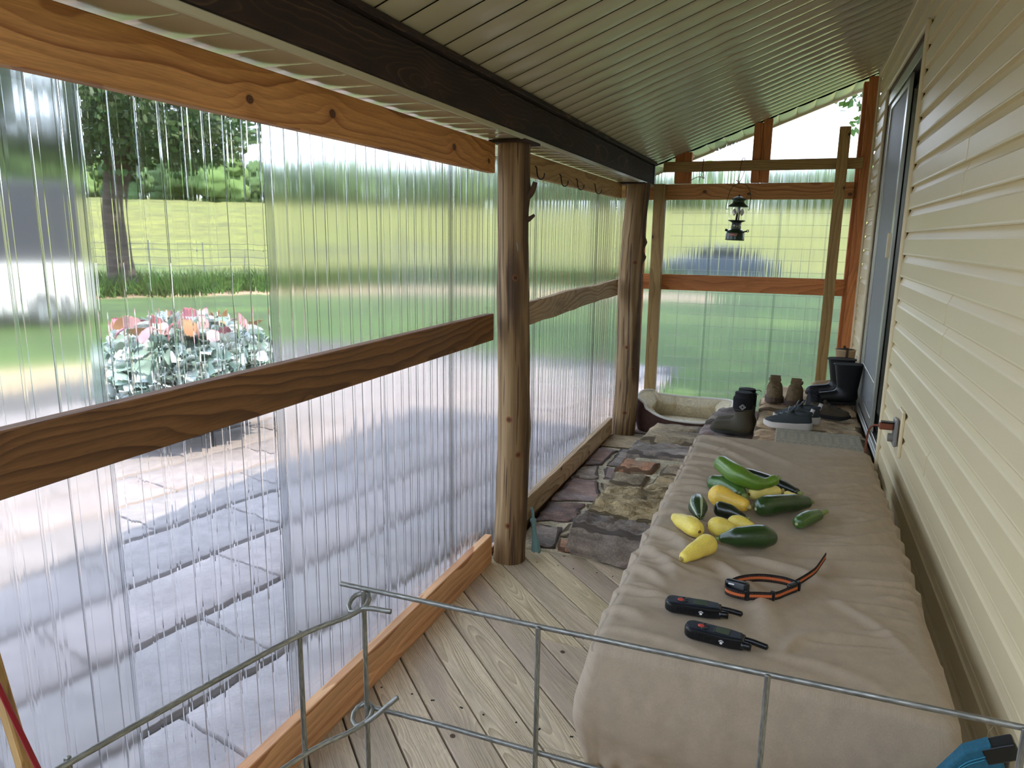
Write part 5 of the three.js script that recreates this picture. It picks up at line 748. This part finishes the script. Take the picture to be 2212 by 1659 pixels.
bigTree('oak_tree', 'oak whose leaf tips hang below the roof edge at the far end', [4.6, -0.2, -13.2], { H: 12, r: 0.4, trunkH: 4, cr: [4.3, 3.9], cy: 7.0, n: 1500, color: 0x3c5828, seed: 8, lean: 0.1, leaf: 0.6 });
bigTree('oak_tree', 'farther oak showing above the ribbed panels at the far end', [6.2, -0.2, -24.5], { H: 13, r: 0.42, trunkH: 4.4, cr: [5.6, 4.2], cy: 7.8, n: 1300, color: 0x435e2b, seed: 14, lean: 0.2, leaf: 0.75 });
{
  const blob = (seed) => { const R = rngOf(seed), gs = []; for (let k = 0; k < 11; k++) { let g = new THREE.IcosahedronGeometry(1, 5); g.deleteAttribute('uv'); g.deleteAttribute('normal'); g = mergeVertices(g, 1e-4); const p = g.attributes.position, s = 1.1 + R() * 0.9, o = V3((R() - 0.5) * 4.2, -0.2 + R() * 4.6, (R() - 0.5) * 3.0); for (let i = 0; i < p.count; i++) { const x = p.getX(i), y = p.getY(i), z = p.getZ(i), d = s * (1 + 0.35 * fbm3(x * 2.5 + k, y * 2.5, z * 2.5, seed + k, 3) + 0.22 * vn3(x * 9, y * 9, z * 9, seed + 7)); p.setXYZ(i, x * d + o.x, y * d * 0.95 + o.y, z * d + o.z); } g.computeVertexNormals(); gs.push(g); } return mergeGeometries(gs); };
  const shapes = [blob(1), blob(22), blob(43)], mats = [std({ color: 0x3d5128, roughness: 1 }), std({ color: 0x586f3a, roughness: 1 }), std({ color: 0x435931, roughness: 1 })], tr = sweep([[0, -0.4, 0], [0.05, 1.2, 0], [0, 2.6, 0.1]], (u) => 0.22 * (1 - 0.5 * u), { n: 6, m: 8 }), R = rngOf(77);
  for (let k = 0; k < 24; k++) { const az = -0.16 + k * 0.053 + (R() - 0.5) * 0.015, r = (k % 2 ? 96 : 106) + R() * 1.5, x = -Math.sin(az) * r, z = -Math.cos(az) * r, t = thing('field_tree', 'distant tree in the hedgerow along the top of the pasture', 'tree', [x, landY(x, z), z], R() * 6.28, 'distant trees along the top of the pasture'), s = 0.9 + R() * 0.35; t.scale.set(s * 1.08, s * 1.05, s * 1.08); add(t, 'trunk', tr, bark); add(t, 'crown', shapes[k % 3], mats[(k * 2) % 3]); }
}
// pasture fence, vehicles, planter
{
  const f = thing('pasture_fence', 'grey timber brace posts and wires at the pasture edge', 'fence'), gp = std({ color: 0x585d60, roughness: 0.9 });
  const line = [[-34, -19], [-27.2, -25], [-22.4, -28.6], [-21.0, -29.6], [-14, -33], [-5, -35.5], [4, -37]];
  for (const [i, [x, z]] of line.entries()) add(f, 'post', rod([x, landY(x, z) - 0.3, z], [x, landY(x, z) + (i === 2 ? 2.2 : 1.5), z], i === 2 ? 0.1 : 0.06, 10), gp);
  add(f, 'brace_rail', rod([-22.4, landY(-22.4, -28.6) + 1.1, -28.6], [-19.2, landY(-19.2, -31) + 1.1, -31], 0.06, 8), gp);
  for (let i = 0; i + 1 < line.length; i++) { const [a, b] = line[i], [c, d] = line[i + 1]; for (const y of [0.4, 0.75, 1.1, 1.35]) add(f, 'wire', rod([a, landY(a, b) + y, b], [c, landY(c, d) + y, d], 0.012, 5), gp); for (let k = 1; k < 3; k++) { const x = lerp(a, c, k / 3), z = lerp(b, d, k / 3); add(f, 'thin_post', rod([x, landY(x, z) - 0.2, z], [x, landY(x, z) + 1.45, z], 0.025, 6), gp); } }
  const gt = thing('pasture_gate', 'barred metal pasture gate beyond the second bay', 'gate', [-9.2, landY(-9.2, -19), -19], 0.4), gm = std({ color: 0x6c7a80, roughness: 0.5, metalness: 0.4 });
  for (const y of [0.2, 0.45, 0.7, 0.95, 1.2, 1.5]) add(gt, 'bar', rod([-1.4, y, 0], [1.4, y, 0], 0.024, 8), gm); for (const x of [-1.4, 0, 1.4]) add(gt, 'upright', rod([x, 0.15, 0], [x, 1.55, 0], 0.028, 8), gm); add(gt, 'gate_post', rod([1.6, -0.2, 0], [1.6, 2.1, 0], 0.08, 10), gp); add(gt, 'gate_post', rod([-1.6, -0.2, 0], [-1.6, 2.1, 0], 0.08, 10), gp);
}
{
  const wp = thing('wire_panel', 'welded wire grid panel standing outside the end wall', 'wire panel', [-1.1, -0.15, -6.86]);
  for (let i = 0; i < 16; i++) add(wp, 'rod', rod([i * 0.1016, 0, 0], [i * 0.1016, 2.05, 0], 0.0014, 5), galv); for (let j = 0; j < 21; j++) add(wp, 'rod', rod([0, j * 0.1016, 0.005], [1.524, j * 0.1016, 0.005], 0.0014, 5), galv);
}
{
  const tyre = std({ color: 0x17181a, roughness: 0.9 }), glass = phy({ color: 0x1c242c, roughness: 0.1 });
  const wheel = (t, x, z, r) => { const w = add(t, 'wheel', new THREE.CylinderGeometry(r, r, 0.2, 22), tyre); w.rotation.x = Math.PI / 2; w.position.set(x, r, z); const h = add(w, 'hub', new THREE.CylinderGeometry(r * 0.55, r * 0.55, 0.21, 16), std({ color: 0xa9adb0, roughness: 0.4, metalness: 0.6 })); return w; };
  const t = thing('box_trailer', 'tall trailer, white below and dark grey above, at the far left', 'trailer', [-14.6, landY(-14.6, -9.9), -9.9], 0.98);
  add(t, 'lower_body', new RoundedBoxGeometry(2.5, 0.95, 1.9, 3, 0.06), std({ color: 0xc4c3bf, roughness: 0.5 })).position.y = 0.75; add(t, 'upper_box', new RoundedBoxGeometry(2.45, 1.55, 1.85, 3, 0.08), std({ color: 0x2f3238, roughness: 0.7 })).position.y = 2.0; add(t, 'chassis', new RoundedBoxGeometry(2.3, 0.12, 1.7, 2, 0.02), tyre).position.y = 0.26; for (const x of [-0.6, 0.6]) for (const z of [-0.9, 0.9]) wheel(t, x, z, 0.33);
  const c = thing('parked_car', 'blue grey parked car blurred behind the end panels', 'car', [-3.2, landY(-3.2, -33), -33], 0.1), blue = phy({ color: 0x4a5464, roughness: 0.3, clearcoat: 0.6 });
  const prof = (pts, d) => { const s = new THREE.Shape(pts.map((p) => new THREE.Vector2(...p))), g = new THREE.ExtrudeGeometry(s, { depth: d - 0.16, bevelEnabled: true, bevelSize: 0.07, bevelThickness: 0.08, bevelSegments: 3 }); g.translate(0, 0, -d / 2 + 0.08); return g; };
  add(c, 'body', prof([[-2.3, 0.3], [-2.3, 0.75], [-2.0, 0.92], [-1.1, 0.98], [1.6, 0.98], [2.2, 0.9], [2.3, 0.6], [2.25, 0.3]], 1.75), blue); add(c, 'cabin', prof([[-1.15, 0.98], [-0.5, 1.42], [0.8, 1.45], [1.55, 1.0]], 1.5), glass); add(c, 'roof', prof([[-0.5, 1.4], [-0.4, 1.5], [0.75, 1.52], [0.85, 1.43]], 1.4), blue); for (const x of [-1.4, 1.4]) for (const z of [-0.8, 0.8]) wheel(c, x, z, 0.33);
}
{
  const t = thing('leafy_planter', 'mound of pale green and white foliage topped with pink leaves outside', 'planter', [-4.95, -0.15, -4.85]), R = rngOf(91), iron = std({ color: 0x1c1e22, roughness: 0.6, metalness: 0.4 });
  add(t, 'pot', lathe([[0, 0.3], [0.42, 0.3], [0.55, 0.62], [0.58, 0.64], [0.52, 0.66], [0, 0.62]], 30), std({ color: 0x4f4b48, roughness: 0.8 }));
  for (let k = 0; k < 4; k++) { const a = k * Math.PI / 2 + 0.4; add(t, 'stand_leg', sweep([[Math.cos(a) * 0.4, 0.32, Math.sin(a) * 0.4], [Math.cos(a) * 0.48, 0.14, Math.sin(a) * 0.48], [Math.cos(a) * 0.5, 0.0, Math.sin(a) * 0.5]], 0.012, { n: 8, m: 8 }), iron); } const hp = add(t, 'stand_ring', new THREE.TorusGeometry(0.46, 0.011, 8, 40), iron); hp.rotation.x = Math.PI / 2; hp.position.y = 0.17;
  const leafG = (L, W, curl) => sheet(6, 8, (u, v) => { const w = W * Math.pow(Math.sin(Math.PI * Math.pow(v, 0.75)), 0.8) * (u - 0.5) * 2, y = v * L; return [w, y * (1 - curl * v * 0.3), curl * L * v * v * 0.6 - Math.abs(u - 0.5) * W * 0.5, u, v]; });
  const lg = leafG(0.115, 0.048, 0.6), n = 2800, im = new THREE.InstancedMesh(lg, phy({ color: 0xffffff, roughness: 0.8, transmission: 0.25, thickness: 0, side: THREE.DoubleSide }), n), M = new THREE.Matrix4(), q = new THREE.Quaternion(), c = new THREE.Color(); im.name = 'foliage'; im.userData.kind = 'stuff';
  for (let k = 0; k < n; k++) { const a = R() * 6.283, el = Math.acos(1 - R() * 1.25), rr = 0.82 + 0.2 * R(), d = V3(Math.sin(el) * Math.cos(a), Math.cos(el), Math.sin(el) * Math.sin(a)), p = V3(d.x * 0.74 * rr, 0.52 + d.y * 0.5 * rr, d.z * 0.74 * rr), dir = V3(d.x, d.y * 0.7 - 0.3, d.z).normalize(); q.setFromUnitVectors(V3(0, 1, 0), dir).multiply(new THREE.Quaternion().setFromAxisAngle(V3(0, 1, 0), R() * 6.28)); const s = 0.8 + R() * 0.7; M.compose(p, q, V3(s, s, s)); im.setMatrixAt(k, M); const z = R(); z < 0.5 ? c.setRGB(0.52, 0.56, 0.52) : z < 0.85 ? c.setRGB(0.26, 0.36, 0.29) : c.setRGB(0.08, 0.12, 0.09); im.setColorAt(k, c); } im.castShadow = im.receiveShadow = true; t.add(im);
  const pinks = [std({ color: 0xa86a72, roughness: 0.75, side: THREE.DoubleSide }), std({ color: 0x98704f, roughness: 0.75, side: THREE.DoubleSide }), std({ color: 0xb08684, roughness: 0.75, side: THREE.DoubleSide })], pg = [leafG(0.19, 0.06, 0.5), leafG(0.15, 0.07, 0.9)];
  for (let k = 0; k < 34; k++) { const a = k * 2.399, r = 0.62 * Math.sqrt((k + 0.5) / 34), m = add(t, 'pink_leaf', pg[k % 2], pinks[k % 3]); m.position.set(Math.cos(a) * r, 0.98 - 0.25 * r * r + 0.03 * R(), Math.sin(a) * r); m.rotation.set((R() - 0.5) * 0.7, R() * 6.28, (R() - 0.5) * 0.7); }
}
scene.environmentIntensity = 1;
renderer.render(scene, camera);
